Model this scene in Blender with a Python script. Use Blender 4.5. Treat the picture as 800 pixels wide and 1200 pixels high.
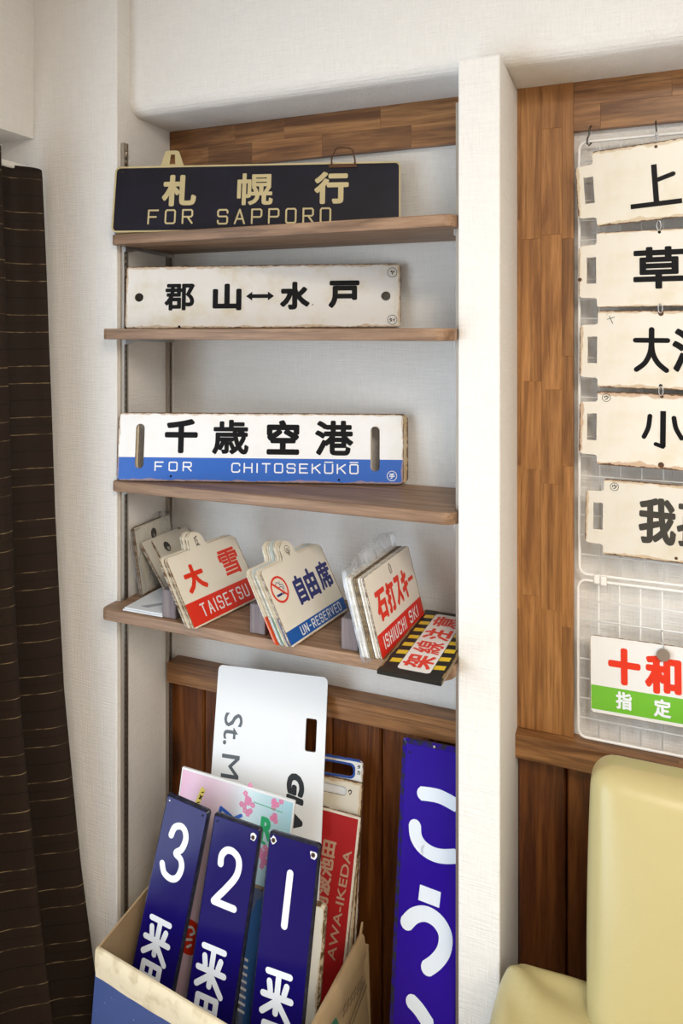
import bpy, bmesh, math, random
from mathutils import Matrix, Vector, noise as mnoise
from mathutils.geometry import tessellate_polygon
for o in list(bpy.data.objects): bpy.data.objects.remove(o)
SC = bpy.context.scene; COL = SC.collection
random.seed(7)
R_ = math.radians
# ------------------------------------------------------------------ camera, world, lights, exposure
cd = bpy.data.cameras.new('camera'); cam = bpy.data.objects.new('camera', cd); COL.objects.link(cam)
cd.sensor_width = 36; cd.lens = 845/1200*36; cd.shift_y = -212/1200; cd.clip_start = .05
cam.location = (0, 0, 1.5); cam.rotation_euler = (R_(90), 0, math.atan(340/845)); SC.camera = cam
SC.view_settings.view_transform = 'Standard'; SC.view_settings.look = 'None'
SC.view_settings.gamma = 1; SC.view_settings.exposure = -0.18; SC.view_settings.use_curve_mapping = False
W_ = bpy.data.worlds.new('world'); SC.world = W_; W_.use_nodes = True
W_.node_tree.nodes['Background'].inputs[0].default_value = (1.0, .93, .84, 1)
W_.node_tree.nodes['Background'].inputs[1].default_value = .30
def area(name, loc, rot, sx, sy, power, col):
    l = bpy.data.lights.new(name, 'AREA'); l.shape = 'RECTANGLE'; l.size = sx; l.size_y = sy; l.energy = power; l.color = col
    o = bpy.data.objects.new(name, l); COL.objects.link(o); o.location = loc; o.rotation_euler = rot; return o
area('window_daylight', (-1.38, -.55, 1.0), (0, R_(-90), 0), 1.8, 2.5, 72, (.72, .86, 1.0))
area('ceiling_lamp_light', (.35, -.15, 2.38), (0, 0, 0), .40, .40, 24, (1.0, .87, .70))
area('room_fill_light', (1.35, -1.0, 2.36), (0, 0, 0), 1.3, 1.3, 66, (1.0, .92, .82))  # added overhead fill that evens out the walls and lifts the pillar side
# ------------------------------------------------------------------ materials
def mat(name):
    m = bpy.data.materials.new(name); m.use_nodes = True
    return m, m.node_tree, m.node_tree.nodes['Principled BSDF']
def link(nt, a, b): nt.links.new(a, b)
def put(nt, sock, v):
    if v is None: return
    if hasattr(v, 'is_output'): nt.links.new(v, sock)
    elif isinstance(v, (tuple, list)) and len(v) == 3 and sock.type == 'RGBA': sock.default_value = (*v, 1)
    else: sock.default_value = v
def ma(nt, op, a, b=None, c=None, clamp=False):
    n = nt.nodes.new('ShaderNodeMath'); n.operation = op; n.use_clamp = clamp
    for i, v in enumerate((a, b, c)): put(nt, n.inputs[i], v)
    return n.outputs[0]
def mix(nt, f, a, b, mode='MIX'):
    n = nt.nodes.new('ShaderNodeMix'); n.data_type = 'RGBA'; n.blend_type = mode
    put(nt, n.inputs[0], f); put(nt, n.inputs[6], a); put(nt, n.inputs[7], b); return n.outputs[2]
def noi(nt, vec, scale, detail=2, rough=.5, dist=0):
    n = nt.nodes.new('ShaderNodeTexNoise'); put(nt, n.inputs['Vector'], vec)
    n.inputs['Scale'].default_value = scale; n.inputs['Detail'].default_value = detail
    n.inputs['Roughness'].default_value = rough; n.inputs['Distortion'].default_value = dist
    return n.outputs[0]
def ramp(nt, f, *st):
    n = nt.nodes.new('ShaderNodeValToRGB'); put(nt, n.inputs[0], f); e = n.color_ramp.elements
    while len(e) < len(st): e.new(.5)
    for i, (p, c) in enumerate(st): e[i].position = p; e[i].color = (*c, 1) if isinstance(c, tuple) else (c, c, c, 1)
    return n.outputs[0]
def coords(nt, scale=(1, 1, 1), rnd=0, src=3):
    t = nt.nodes.new('ShaderNodeTexCoord'); v = t.outputs[src]
    if rnd:
        oi = nt.nodes.new('ShaderNodeObjectInfo'); a = nt.nodes.new('ShaderNodeVectorMath'); a.operation = 'MULTIPLY_ADD'
        link(nt, oi.outputs['Random'], a.inputs[0]); a.inputs[1].default_value = (rnd, rnd*.7, rnd*1.3); link(nt, v, a.inputs[2]); v = a.outputs[0]
    m = nt.nodes.new('ShaderNodeMapping'); link(nt, v, m.inputs[0]); m.inputs['Scale'].default_value = scale
    return m.outputs[0]
def sep(nt, v):
    n = nt.nodes.new('ShaderNodeSeparateXYZ'); link(nt, v, n.inputs[0]); return n.outputs
def bump(nt, bs, h, strength, dist=.001):
    n = nt.nodes.new('ShaderNodeBump'); put(nt, n.inputs['Height'], h); n.inputs['Strength'].default_value = strength
    n.inputs['Distance'].default_value = dist; link(nt, n.outputs[0], bs.inputs['Normal'])
def step(nt, v, a, b):
    n = nt.nodes.new('ShaderNodeMapRange'); n.interpolation_type = 'SMOOTHSTEP'
    put(nt, n.inputs[0], v); put(nt, n.inputs[1], a); put(nt, n.inputs[2], b); return n.outputs[0]
def plain(name, col, rough=.5, metal=0, bmp=0, var=0, spec=None):
    m, nt, bs = mat(name)
    if spec is None and max(col) < .06: spec = .15
    if spec is not None: bs.inputs['Specular IOR Level'].default_value = spec
    c = col
    if var:
        n = noi(nt, coords(nt), 9, 4); c = mix(nt, n, tuple(x*(1-var) for x in col), tuple(min(1, x*(1+var)) for x in col))
    put(nt, bs.inputs['Base Color'], c); bs.inputs['Roughness'].default_value = rough; bs.inputs['Metallic'].default_value = metal
    if bmp: bump(nt, bs, noi(nt, coords(nt), 180, 3), bmp)
    return m
def wallpaper(name, col):
    m, nt, bs = mat(name)
    a = noi(nt, coords(nt, (420, 420, 26)), 1, 2); b = noi(nt, coords(nt, (24, 24, 420)), 1, 2)
    h = ma(nt, 'ADD', a, b); g = noi(nt, coords(nt), 2.5, 2)
    put(nt, bs.inputs['Base Color'], mix(nt, ma(nt, 'MULTIPLY', h, .5), tuple(x*.86 for x in col), tuple(min(.95, x*1.10) for x in col)))
    bs.inputs['Roughness'].default_value = .85; bump(nt, bs, h, .75, .0016); return m
M_wall = wallpaper('woven_wallpaper', (.80, .78, .745))
def wood(name, c0, c1, c2, axis='X', rnd=9, rough=.38, knots=False, fine=1.0, hue=.28):
    m, nt, bs = mat(name)
    s = {'X': (1.2, 16, 16), 'Z': (16, 16, 1.2), 'Y': (16, 1.2, 16)}[axis]
    v = coords(nt, s, rnd); n1 = ma(nt, 'ADD', ma(nt, 'MULTIPLY', noi(nt, v, 1.6*fine, 5, .65, 1.6), .72), ma(nt, 'MULTIPLY', noi(nt, v, 7*fine, 4, .6, .8), .28))
    s2 = {'X': (8, 220, 220), 'Z': (220, 220, 8), 'Y': (220, 8, 220)}[axis]
    n2 = noi(nt, coords(nt, s2, rnd), 1, 3)
    c = ramp(nt, n1, (.38, c0), (.5, c1), (.62, c2))
    c = mix(nt, ma(nt, 'MULTIPLY', step(nt, n2, .52, .72), .45), c, tuple(x*.45 for x in c0))
    if knots:
        vo = nt.nodes.new('ShaderNodeTexVoronoi'); link(nt, coords(nt, (7, 7, 3.2), rnd), vo.inputs['Vector']); vo.inputs['Scale'].default_value = 1
        k = step(nt, ma(nt, 'ADD', vo.outputs['Distance'], ma(nt, 'MULTIPLY', noi(nt, coords(nt), 40, 2), .12)), .30, .13)
        c = mix(nt, ma(nt, 'MULTIPLY', k, .75), c, tuple(x*.25 for x in c0))
    oi = nt.nodes.new('ShaderNodeObjectInfo')
    hs = nt.nodes.new('ShaderNodeHueSaturation'); put(nt, hs.inputs['Color'], c)
    put(nt, hs.inputs['Value'], ma(nt, 'MULTIPLY_ADD', oi.outputs['Random'], hue*2, 1-hue)); link(nt, hs.outputs[0], bs.inputs['Base Color'])
    bs.inputs['Roughness'].default_value = rough; bump(nt, bs, n2, .25, .0006); return m
M_stv = wood('laminated_wood_upright', (.20, .082, .024), (.32, .145, .043), (.45, .22, .075), 'Z', hue=.13)
M_sth = wood('laminated_wood_level', (.13, .052, .017), (.25, .112, .038), (.38, .188, .070), 'X', hue=.14)
M_shelf = wood('shelf_wood', (.15, .083, .043), (.245, .142, .078), (.36, .225, .135), 'X', rough=.5, hue=.06)
M_plank = wood('stained_pine', (.075, .018, .003), (.138, .040, .007), (.21, .070, .014), 'Z', knots=True, rough=.36, hue=.16)
M_block = wood('weathered_block_wood', (.13, .105, .11), (.18, .145, .15), (.23, .19, .19), 'Z', rough=.7, hue=.05)
M_steel = plain('brushed_steel', (.42, .38, .33), .35, .9)
M_zinc = plain('zinc_steel', (.55, .55, .55), .3, 1)
M_dark = plain('dark_slot', (.01, .01, .01), .8)
M_black = plain('black_enamel_paint', (.007, .007, .008), .4, spec=.12)
M_greyblk = plain('faded_black_paint', (.055, .050, .042), .45)
M_white = plain('white_enamel_paint', (.80, .82, .85), .25)
M_red = plain('red_enamel_paint', (.72, .035, .012), .3)
M_cream = plain('cream_paint', (.60, .50, .33), .45)
M_navyp = plain('navy_paint', (.018, .018, .10), .35)
M_wire = plain('white_coated_wire', (.86, .85, .82), .35)
M_rust = plain('rusty_iron', (.10, .045, .02), .7, .3, var=.4)
def enamel(name, W, H, bg, bands=(), wear=.004, rim=(.30, .24, .16), edge=(.11, .055, .022), stain=(.45, .27, .10), rough=.28, x0=0, spots=.0, age=.12, bd=0, bdc=None, spec=.5, sideband=None):
    """fired enamel on sheet iron: colour fields, aged face, chipped and rusted rim (object coordinates of the plate)"""
    m, nt, bs = mat(name); cv = coords(nt); x, y, z = sep(nt, cv); bs.inputs['Specular IOR Level'].default_value = spec
    c = mix(nt, step(nt, noi(nt, cv, 14, 5, .65), .42, .75), bg, tuple(a*(1-age*s) for a, s in zip(bg, (.8, 1.2, 2.2))))
    for z0, z1, col in bands:
        f = ma(nt, 'MULTIPLY', ma(nt, 'GREATER_THAN', z, z0), ma(nt, 'LESS_THAN', z, z1)); c = mix(nt, f, c, col)
    d = ma(nt, 'MINIMUM', ma(nt, 'MINIMUM', ma(nt, 'SUBTRACT', x, x0), ma(nt, 'SUBTRACT', W, x)), ma(nt, 'MINIMUM', z, ma(nt, 'SUBTRACT', H, z)))
    if bd: c = mix(nt, ma(nt, 'LESS_THAN', d, bd), c, bdc)
    n = noi(nt, cv, 75, 4, .7); n2 = noi(nt, cv, 22, 3, .6)
    k = ma(nt, 'MULTIPLY', ma(nt, 'SUBTRACT', n, .34), wear*3.2)
    if wear:
        c = mix(nt, ma(nt, 'MULTIPLY', step(nt, ma(nt, 'SUBTRACT', d, ma(nt, 'MULTIPLY', ma(nt, 'SUBTRACT', n2, .30), wear*7)), wear*.8, 0), .6), c, stain)
        c = mix(nt, step(nt, ma(nt, 'SUBTRACT', d, k), wear*.30, 0), c, edge)
    if spots: c = mix(nt, step(nt, noi(nt, cv, 95, 2), .80-spots, .83-spots), c, edge)
    side = ma(nt, 'GREATER_THAN', y, .0004)
    c = mix(nt, side, c, mix(nt, step(nt, n, .42, .55), rim, edge))
    if sideband: c = mix(nt, ma(nt, 'MULTIPLY', side, ma(nt, 'LESS_THAN', z, sideband[0])), c, sideband[1])
    put(nt, bs.inputs['Base Color'], c)
    put(nt, bs.inputs['Roughness'], ma(nt, 'MULTIPLY_ADD', n2, .15, rough-.05)); bump(nt, bs, n2, .06, .001)
    return m
# ------------------------------------------------------------------ mesh helpers
def tag(o, label=None, cat=None, group=None, kind=None):
    if label: o['label'] = label
    if cat: o['category'] = cat
    if group: o['group'] = group
    if kind: o['kind'] = kind
    return o
def mobj(name, verts, faces, m=None, parent=None, smooth=False):
    me = bpy.data.meshes.new(name); me.from_pydata([tuple(v) for v in verts], [], faces); me.update()
    o = bpy.data.objects.new(name, me); COL.objects.link(o)
    if m: me.materials.append(m)
    if parent: o.parent = parent
    if smooth: me.polygons.foreach_set('use_smooth', [True]*len(me.polygons))
    return o
def bmo(name, bm, m=None, parent=None, smooth=False):
    me = bpy.data.meshes.new(name); bm.to_mesh(me); bm.free()
    o = bpy.data.objects.new(name, me); COL.objects.link(o)
    if m: me.materials.append(m)
    if parent: o.parent = parent
    if smooth: me.polygons.foreach_set('use_smooth', [True]*len(me.polygons))
    return o
def empty(name, loc=(0, 0, 0), mw=None):
    o = bpy.data.objects.new(name, None); COL.objects.link(o); o.empty_display_size = .05
    if mw is not None: o.matrix_world = mw
    else: o.location = loc
    return o
BF = [(0, 1, 3, 2), (4, 6, 7, 5), (0, 4, 5, 1), (2, 3, 7, 6), (0, 2, 6, 4), (1, 5, 7, 3)]
def boxv(x0, x1, y0, y1, z0, z1):
    return [(x, y, z) for x in (x0, x1) for y in (y0, y1) for z in (z0, z1)]
def box(name, x0, x1, y0, y1, z0, z1, m, parent=None, bev=0, seg=2, center=True):
    """a box whose object origin sits at its own centre so each piece can be picked up"""
    cx, cy, cz = ((x0+x1)/2, (y0+y1)/2, (z0+z1)/2) if center else (0, 0, 0)
    bm = bmesh.new(); vs = [bm.verts.new((a-cx, b-cy, c-cz)) for a, b, c in boxv(x0, x1, y0, y1, z0, z1)]
    for f in BF: bm.faces.new([vs[i] for i in f])
    bmesh.ops.recalc_face_normals(bm, faces=bm.faces)
    if bev: bmesh.ops.bevel(bm, geom=list(bm.edges), offset=bev, segments=seg, profile=.5, affect='EDGES')
    o = bmo(name, bm, m, parent, smooth=False); o.location = (cx, cy, cz); return o
def rrect(x0, z0, x1, z1, r, n=5):
    P = []
    for cx, cz, a in ((x1-r, z1-r, 0), (x0+r, z1-r, 90), (x0+r, z0+r, 180), (x1-r, z0+r, 270)):
        for i in range(n+1):
            t = R_(a+90*i/n); P.append((cx+r*math.cos(t), cz+r*math.sin(t)))
    return P
def circ(cx, cz, r, n=16, rz=None): return [(cx+r*math.cos(2*math.pi*i/n), cz+(rz or r)*math.sin(2*math.pi*i/n)) for i in range(n)]
def slab(name, out, holes, t, m, parent, inner=None, bd=0, y0=0, yb=0):
    """plate in the local XZ plane, front at y0, back at y0+t, holes cut through, optional rounded front rim"""
    loops = [inner or out]+list(holes); fl = [p for l in loops for p in l]
    tr = tessellate_polygon([[Vector((x, z, 0)) for x, z in l] for l in loops])
    V = [(x, y0, z) for x, z in fl]; F = [tuple(q) for q in tr]
    bl = [out]+list(holes); b0 = len(V); fb = [p for l in bl for p in l]; V += [(x, y0+t, z) for x, z in fb]
    tb = tessellate_polygon([[Vector((x, z, 0)) for x, z in l] for l in bl]); F += [tuple(b0+i for i in q) for q in tb]
    if inner:
        m0 = len(V); V += [(x, y0+bd, z) for x, z in out]
        m1 = len(V); V += [((x*.3+a*.7), y0+bd*.22, (z*.3+b*.7)) for (a, b), (x, z) in zip(out, inner)] if False else []
        n = len(out)
        for i in range(n):
            j = (i+1) % n; F += [(i, j, m0+j, m0+i), (m0+i, m0+j, b0+j, b0+i)]
        s = n; k = b0+n; lps = holes
    else: s = 0; k = b0; lps = loops
    for l in lps:
        n = len(l)
        for i in range(n):
            j = (i+1) % n; F.append((s+i, s+j, k+j, k+i))
        s += n; k += n
    bm = bmesh.new(); vs = [bm.verts.new(v) for v in V]
    for f in F:
        try: bm.faces.new([vs[i] for i in f])
        except ValueError: pass
    bmesh.ops.recalc_face_normals(bm, faces=bm.faces)
    return bmo(name, bm, m, parent)
def tube(name, pts, r, m, parent=None, closed=False, n=7, flat=None):
    pts = [Vector(p) for p in pts]; V = []; F = []; N = len(pts); up = Vector((.123, .31, .94)).normalized()
    for i, p in enumerate(pts):
        a = pts[(i-1) % N] if closed or i > 0 else p; b = pts[(i+1) % N] if closed or i < N-1 else p
        d = (b-a).normalized(); u = d.cross(up)
        if u.length < .05: u = d.cross(Vector((1, 0, 0)))
        u.normalize(); w = d.cross(u)
        for k in range(n):
            t = 2*math.pi*k/n; V.append(p+u*math.cos(t)*r+w*math.sin(t)*r*(flat or 1))
    for i in range(N if closed else N-1):
        for k in range(n):
            a = i*n+k; b = i*n+(k+1) % n; j = (i+1) % N; F.append((a, b, j*n+(k+1) % n, j*n+k))
    if not closed: F += [tuple(range(n))[::-1], tuple((N-1)*n+k for k in range(n))]
    return mobj(name, V, F, m, parent, True)
# ------------------------------------------------------------------ lettering
_gc = {}
def glyph(s):
    if s in _gc: return _gc[s]
    c = bpy.data.curves.new('g', 'FONT'); c.body = s; c.size = 1; c.resolution_u = 3
    o = bpy.data.objects.new('g', c); COL.objects.link(o); dg = bpy.context.evaluated_depsgraph_get(); dg.update()
    me = bpy.data.meshes.new_from_object(o.evaluated_get(dg)); bm = bmesh.new(); bm.from_mesh(me)
    bmesh.ops.remove_doubles(bm, verts=bm.verts, dist=1e-5); bm.verts.index_update()
    V = [(v.co.x, v.co.y) for v in bm.verts]; F = [[v.index for v in f.verts] for f in bm.faces]
    E = [(e.verts[0].index, e.verts[1].index) for e in bm.edges if len(e.link_faces) == 1]
    bm.free(); bpy.data.objects.remove(o); bpy.data.curves.remove(c); bpy.data.meshes.remove(me)
    _gc[s] = (V, F, E); return _gc[s]
def seg_polys(a, b, r):
    dx, dz = b[0]-a[0], b[1]-a[1]; L = math.hypot(dx, dz) or 1e-9; nx, nz = -dz/L*r, dx/L*r
    return [(a[0]+nx, a[1]+nz), (a[0]-nx, a[1]-nz), (b[0]-nx, b[1]-nz), (b[0]+nx, b[1]+nz)]
def text2d(s, x0, z0, x1, z1, r, slant=0, fit=True):
    V, F, E = glyph(s); mx0 = min(v[0] for v in V); mx1 = max(v[0] for v in V); mz0 = min(v[1] for v in V); mz1 = max(v[1] for v in V)
    sx = (x1-x0-2*r)/(mx1-mx0); sz = (z1-z0-2*r)/max(mz1-mz0, 1e-6)
    if s in '一ー-': sz = sx
    P = [(x0+r+(a-mx0)*sx+slant*(b-mz0)*sz, z0+r+(b-mz0)*sz) for a, b in V]
    pol = [[P[i] for i in f] for f in F]
    if r > 0:
        pol += [seg_polys(P[a], P[b], r) for a, b in E]
        pol += [circ(*P[i], r, 8) for i in {i for e in E for i in e}]
    return pol
def smooth2(pts, k=5):
    out = []; n = len(pts)
    for i in range(n-1):
        p0, p1, p2, p3 = pts[max(i-1, 0)], pts[i], pts[i+1], pts[min(i+2, n-1)]
        for j in range(k):
            t = j/k; out.append(tuple(.5*((2*p1[c])+(-p0[c]+p2[c])*t+(2*p0[c]-5*p1[c]+4*p2[c]-p3[c])*t*t+(-p0[c]+3*p1[c]-3*p2[c]+p3[c])*t**3) for c in (0, 1)))
    out.append(pts[-1]); return out
def stroke2d(pts, r, round_=True, curve=False):
    if curve: pts = smooth2(pts)
    pol = [seg_polys(a, b, r) for a, b in zip(pts, pts[1:])]
    pol += [circ(*p, r, 14) for i, p in enumerate(pts) if round_ or 0 < i < len(pts)-1]
    return pol
def letters(parent, pols, m, name='lettering', tr=None, y=-.0004):
    V = []; F = []
    for p in pols:
        k = len(V); yy = y-random.random()*.00006
        if tr: p = [tr(q) for q in p]
        V += [(a, yy, b) for a, b in p]; F.append(tuple(range(k, k+len(p))))
    return mobj(name, V, F, m, parent)
SQ = {'A': [[(0, 0), (.5, 1), (1, 0)], [(.2, .33), (.8, .33)]], 'C': [[(1, .75), (1, .9), (.85, 1), (.15, 1), (0, .85), (0, .15), (.15, 0), (.85, 0), (1, .12), (1, .25)]],
 'D': [[(0, 0), (0, 1), (.75, 1), (1, .8), (1, .2), (.75, 0), (0, 0)]], 'E': [[(1, 1), (0, 1), (0, 0), (1, 0)], [(0, .52), (.85, .52)]], 'F': [[(1, 1), (0, 1), (0, 0)], [(0, .5), (.8, .5)]],
 'H': [[(0, 0), (0, 1)], [(1, 0), (1, 1)], [(0, .52), (1, .52)]], 'I': [[(.5, 0), (.5, 1)]], 'K': [[(0, 0), (0, 1)], [(1, 1), (0, .42)], [(.35, .6), (1, 0)]],
 'N': [[(0, 0), (0, 1), (1, 0), (1, 1)]], 'O': [[(.12, 0), (0, .1), (0, .9), (.12, 1), (.88, 1), (1, .9), (1, .1), (.88, 0), (.12, 0)]], 'P': [[(0, 0), (0, 1), (.88, 1), (1, .9), (1, .55), (.88, .45), (0, .45)]],
 'R': [[(0, 0), (0, 1), (.88, 1), (1, .9), (1, .58), (.88, .48), (0, .48)], [(.5, .48), (1, 0)]], 'S': [[(1, .78), (1, .9), (.88, 1), (.12, 1), (0, .9), (0, .62), (.12, .52), (.88, .52), (1, .42), (1, .1), (.88, 0), (.12, 0), (0, .1), (0, .22)]],
 'T': [[(0, 1), (1, 1)], [(.5, 1), (.5, 0)]], 'U': [[(0, 1), (0, .12), (.12, 0), (.88, 0), (1, .12), (1, 1)]], 'V': [[(0, 1), (.5, 0), (1, 1)]], '-': [[(.1, .5), (.9, .5)]]}
def square(word, x0, z0, x1, z1, r, gap=.45, over=()):
    n = [(.25 if c == 'I' else .5 if c == ' ' else .8 if c == '-' else 1) for c in word]; u = (x1-x0)/(sum(n)+gap*(len(word)-1)); x = x0; P = []
    for i, (c, w) in enumerate(zip(word, n)):
        for l in SQ.get(c, []):
            P += stroke2d([(x+(r+a*(w*u-2*r) if c != 'I' else w*u/2), z0+r+b*(z1-z0-2*r)) for a, b in l], r)
        if i in over: P += stroke2d([(x+r, z1+2.2*r), (x+w*u-r, z1+2.2*r)], r*.8)
        x += (w+gap)*u
    return P
def disc(parent, name, cx, cz, r, m, y=-.0005, n=18, rz=None): return letters(parent, [circ(cx, cz, r, n, rz)], m, name, y=y)
def ring(parent, cx, cz, r, w, m, name='ring_mark', y=-.0004, rz=1.0):
    n = 24; p = [(cx+r*math.cos(2*math.pi*i/n), cz+r*rz*math.sin(2*math.pi*i/n)) for i in range(n+1)]
    return letters(parent, [seg_polys(a, b, w/2) for a, b in zip(p, p[1:])], m, name, y=y)
def rot(yaw, lean, roll):
    cr, sr = math.cos(roll), math.sin(roll); cl, sl = math.cos(lean), math.sin(lean); cy, sy = math.cos(yaw), math.sin(yaw)
    return Matrix(((cy, -sy, 0), (sy, cy, 0), (0, 0, 1))) @ Matrix(((1, 0, 0), (0, cl, sl), (0, -sl, cl))) @ Matrix(((cr, 0, -sr), (0, 1, 0), (sr, 0, cr)))
def pose(BL, yaw, lean, roll): return Matrix.Translation(Vector(BL)) @ rot(R_(yaw), R_(lean), R_(roll)).to_4x4()
# ------------------------------------------------------------------ setting
def struct(o): o['kind'] = 'structure'; return o
NL, NR, YF, YB = -1.02, -.28, 1.25, 1.458          # niche left, niche right, wall front, recessed wall
floor = struct(box('floor', -1.6, 2.4, -2.6, 1.7, -.05, 0, plain('floor_vinyl', (.22, .13, .075), .45, var=.2)))
struct(box('ceiling', -1.6, 2.5, -2.7, 1.7, 2.42, 2.5, M_wall))
struct(box('wall_right', 2.4, 2.5, -2.7, 1.6, 0, 2.42, M_wall)); struct(box('wall_front', -1.55, 2.4, -2.7, -2.6, 0, 2.42, M_wall))
wb = struct(box('wall_back', NL, 2.4, YB, 1.6, 0, 2.42, M_wall))
struct(box('wall_left', -1.55, NL, YF, 1.6, 0, 2.42, M_wall, bev=.003))            # projecting wall face left of the niche
wl = struct(box('wall_side', -1.549, -1.25, -2.6, YF-.0005, 1.933, 2.42, M_wall))       # lintel over the window recess
struct(box('wall_window_end', -1.55, -1.25, -2.6, -1.45, 0, 1.933, M_wall))
# beam with softly rounded lower edge (profile in YZ)
prof = [(1.6, 2.42), (1.293, 2.42)]+[(1.293+.03-.03*math.cos(R_(a)), 1.974+.03-.03*math.sin(R_(a))) for a in range(0, 91, 15)]+[(1.6, 1.974)]
V = [(x, y, z) for x in (NL, 2.4) for y, z in prof]; n = len(prof)
F = [tuple(range(n)), tuple(range(2*n-1, n-1, -1))]+[(i, n+i, n+(i+1) % n, (i+1) % n) for i in range(n)]
struct(mobj('beam', V, F, M_wall))
struct(box('pillar', NR, -.208, YF-.01, YB, 0, 1.972, M_wall, bev=.0025))
wf = struct(empty('window_1')); M_frame = plain('window_frame_aluminium', (.6, .6, .6), .4, .6)
for nm, a in (('window_frame', (-1.37, -1.34, -1.45, -1.40, .0, 1.93)), ('window_frame', (-1.37, -1.34, .70, .75, .0, 1.93)), ('window_frame', (-1.37, -1.34, -.40, -.35, .05, 1.88)), ('window_frame', (-1.37, -1.34, -1.40, .70, 1.88, 1.93)), ('window_frame', (-1.37, -1.34, -1.40, .70, 0, .05))):
    box(nm, *a, M_frame, wf)
struct(box('wall_window_jamb', -1.549, -1.46, .75, YF-.001, 0, 1.933, M_wall))
def staves(parent, x0, x1, z0, z1, y0, y1, axis, widths, lo, hi, m):
    a0, a1, b0 = (x0, x1, z0) if axis == 'X' else (z0, z1, x0); g = .00005
    for w in widths:
        a = a0-random.uniform(0, .7)*lo; 
        while a < a1-1e-4:
            e = min(a+random.uniform(lo, hi), a1)
            if a1-e < .02: e = a1
            s = max(a, a0); dy = random.uniform(0, .0005)
            if e-s > .004:
                if axis == 'X': box('stave', s+g, e-g, y0-dy, y1, b0+g, b0+w-g, m, parent, .00025, 1)
                else: box('stave', b0+g, b0+w-g, y0-dy, y1, s+g, e-g, m, parent, .0004, 1)
            a = e
        b0 += w
def trim(name, x0, x1, z0, z1, y0, axis, widths, lo, hi, m):
    t = struct(box(name, x0+.001, x1-.001, y0+.002, YB, z0+.001, z1-.001, M_sth)); t['label'] = 'laminated brown wood board of short glued staves'
    t2 = empty('x') if False else None
    k = t.location.copy()
    before = set(COL.objects)
    staves(t, x0, x1, z0, z1, y0, YB-.004, axis, widths, lo, hi, m)
    for o in set(COL.objects)-before: o.location = o.location-k
    return t
trim('trim_1', NL, NR, 1.880, 1.974, 1.440, 'X', (.047, .047), .10, .30, M_sth)
trim('trim_2', -.1027, 1.5, 1.881, 1.974, 1.440, 'X', (.047, .046), .12, .34, M_stv if False else M_sth)
trim('trim_3', -.208, -.1027, .726, 1.974, 1.438, 'Z', (.007, .0385, .0385, .0213), .16, .34, M_stv)
trim('trim_4', -1.008, NR, .680, .725, 1.412, 'X', (.045,), .30, .55, M_sth)
trim('trim_5', -.208, 1.5, .680, .725, 1.412, 'X', (.045,), .35, .60, M_sth)
def plank(x0, x1):
    bm = bmesh.new(); w = x1-x0; h = .68; g = .003
    P = [(0, .013), (.0012, .013), (.0012, .004), (g+.002, 0), (w-g-.002, 0), (w-.0012, .004), (w-.0012, .013), (w, .013)]
    vs = [[bm.verts.new((a, b, z)) for a, b in P] for z in (0, h)]
    for i in range(len(P)-1): bm.faces.new((vs[0][i], vs[0][i+1], vs[1][i+1], vs[1][i]))
    bm.faces.new(vs[0][::-1]); bm.faces.new(vs[1]); bm.faces.new((vs[0][-1], vs[0][0], vs[1][0], vs[1][-1]))
    bmesh.ops.recalc_face_normals(bm, faces=bm.faces)
    o = bmo('plank', bm, M_plank, wb); o.location = Vector((x0, 1.4435, .0))-wb.location
px = -1.019
for e in (-.927, -.819, -.711, -.603, -.490, -.381, NR): plank(px, e); px = e
px = -.208
while px < 1.45:
    e = -.116 if px < -.15 else px+.1085; plank(px, e); px = e
# slotted shelf standards on the niche sides
def standard(x, side, y0, ztop, label):
    t = empty('shelf_standard', (x, y0+.007, 0)); s = side
    tag(t, label, 'shelf rail')
    xa, xb = sorted((0, s*.009)); d = .0
    vs = []; fs = []
    def add(a):
        k = len(vs); vs.extend(boxv(*a)); fs.extend([tuple(k+i for i in f) for f in BF])
    add((xa, xb, -.007, -.0028, .001, ztop)); add((xa, xb, .0028, .007, .001, ztop)); add((min(0, s*.0055), max(0, s*.0055), -.0028, .0028, .001, ztop))
    mobj('rail_channel', vs, fs, M_steel, t)
    vs = []; fs = []; z = .02; xs = s*.0056
    while z < ztop-.012: add((min(xs, xs+s*.0004), max(xs, xs+s*.0004), -.0023, .0023, z, z+.0075)); z += .0135
    o = mobj('slots', vs, fs, M_dark, t); o['kind'] = 'stuff'
    for z in (ztop-.02,): disc_o = mobj('screw', *((lambda c: ([(xs+s*.001, .003*math.cos(i*1.047), c+.003*math.sin(i*1.047)) for i in range(6)]+[(xs, .003*math.cos(i*1.047), c+.003*math.sin(i*1.047)) for i in range(6)], [tuple(range(6)), tuple(range(11, 5, -1))]+[(i, 6+i, 6+(i+1) % 6, (i+1) % 6) for i in range(6)]))(z)), M_zinc, t)
standard(NL+.0005, 1, 1.262, 1.905, 'slotted metal shelf rail at front edge of left niche side')
standard(NL+.0005, 1, 1.423, 1.86, 'slotted metal shelf rail in back corner of left niche side')
standard(NR-.0005, -1, 1.262, 1.905, 'slotted metal shelf rail on inner side of pillar near its front')
standard(NR-.0005, -1, 1.423, 1.86, 'slotted metal shelf rail on inner side of pillar at the back')
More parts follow.
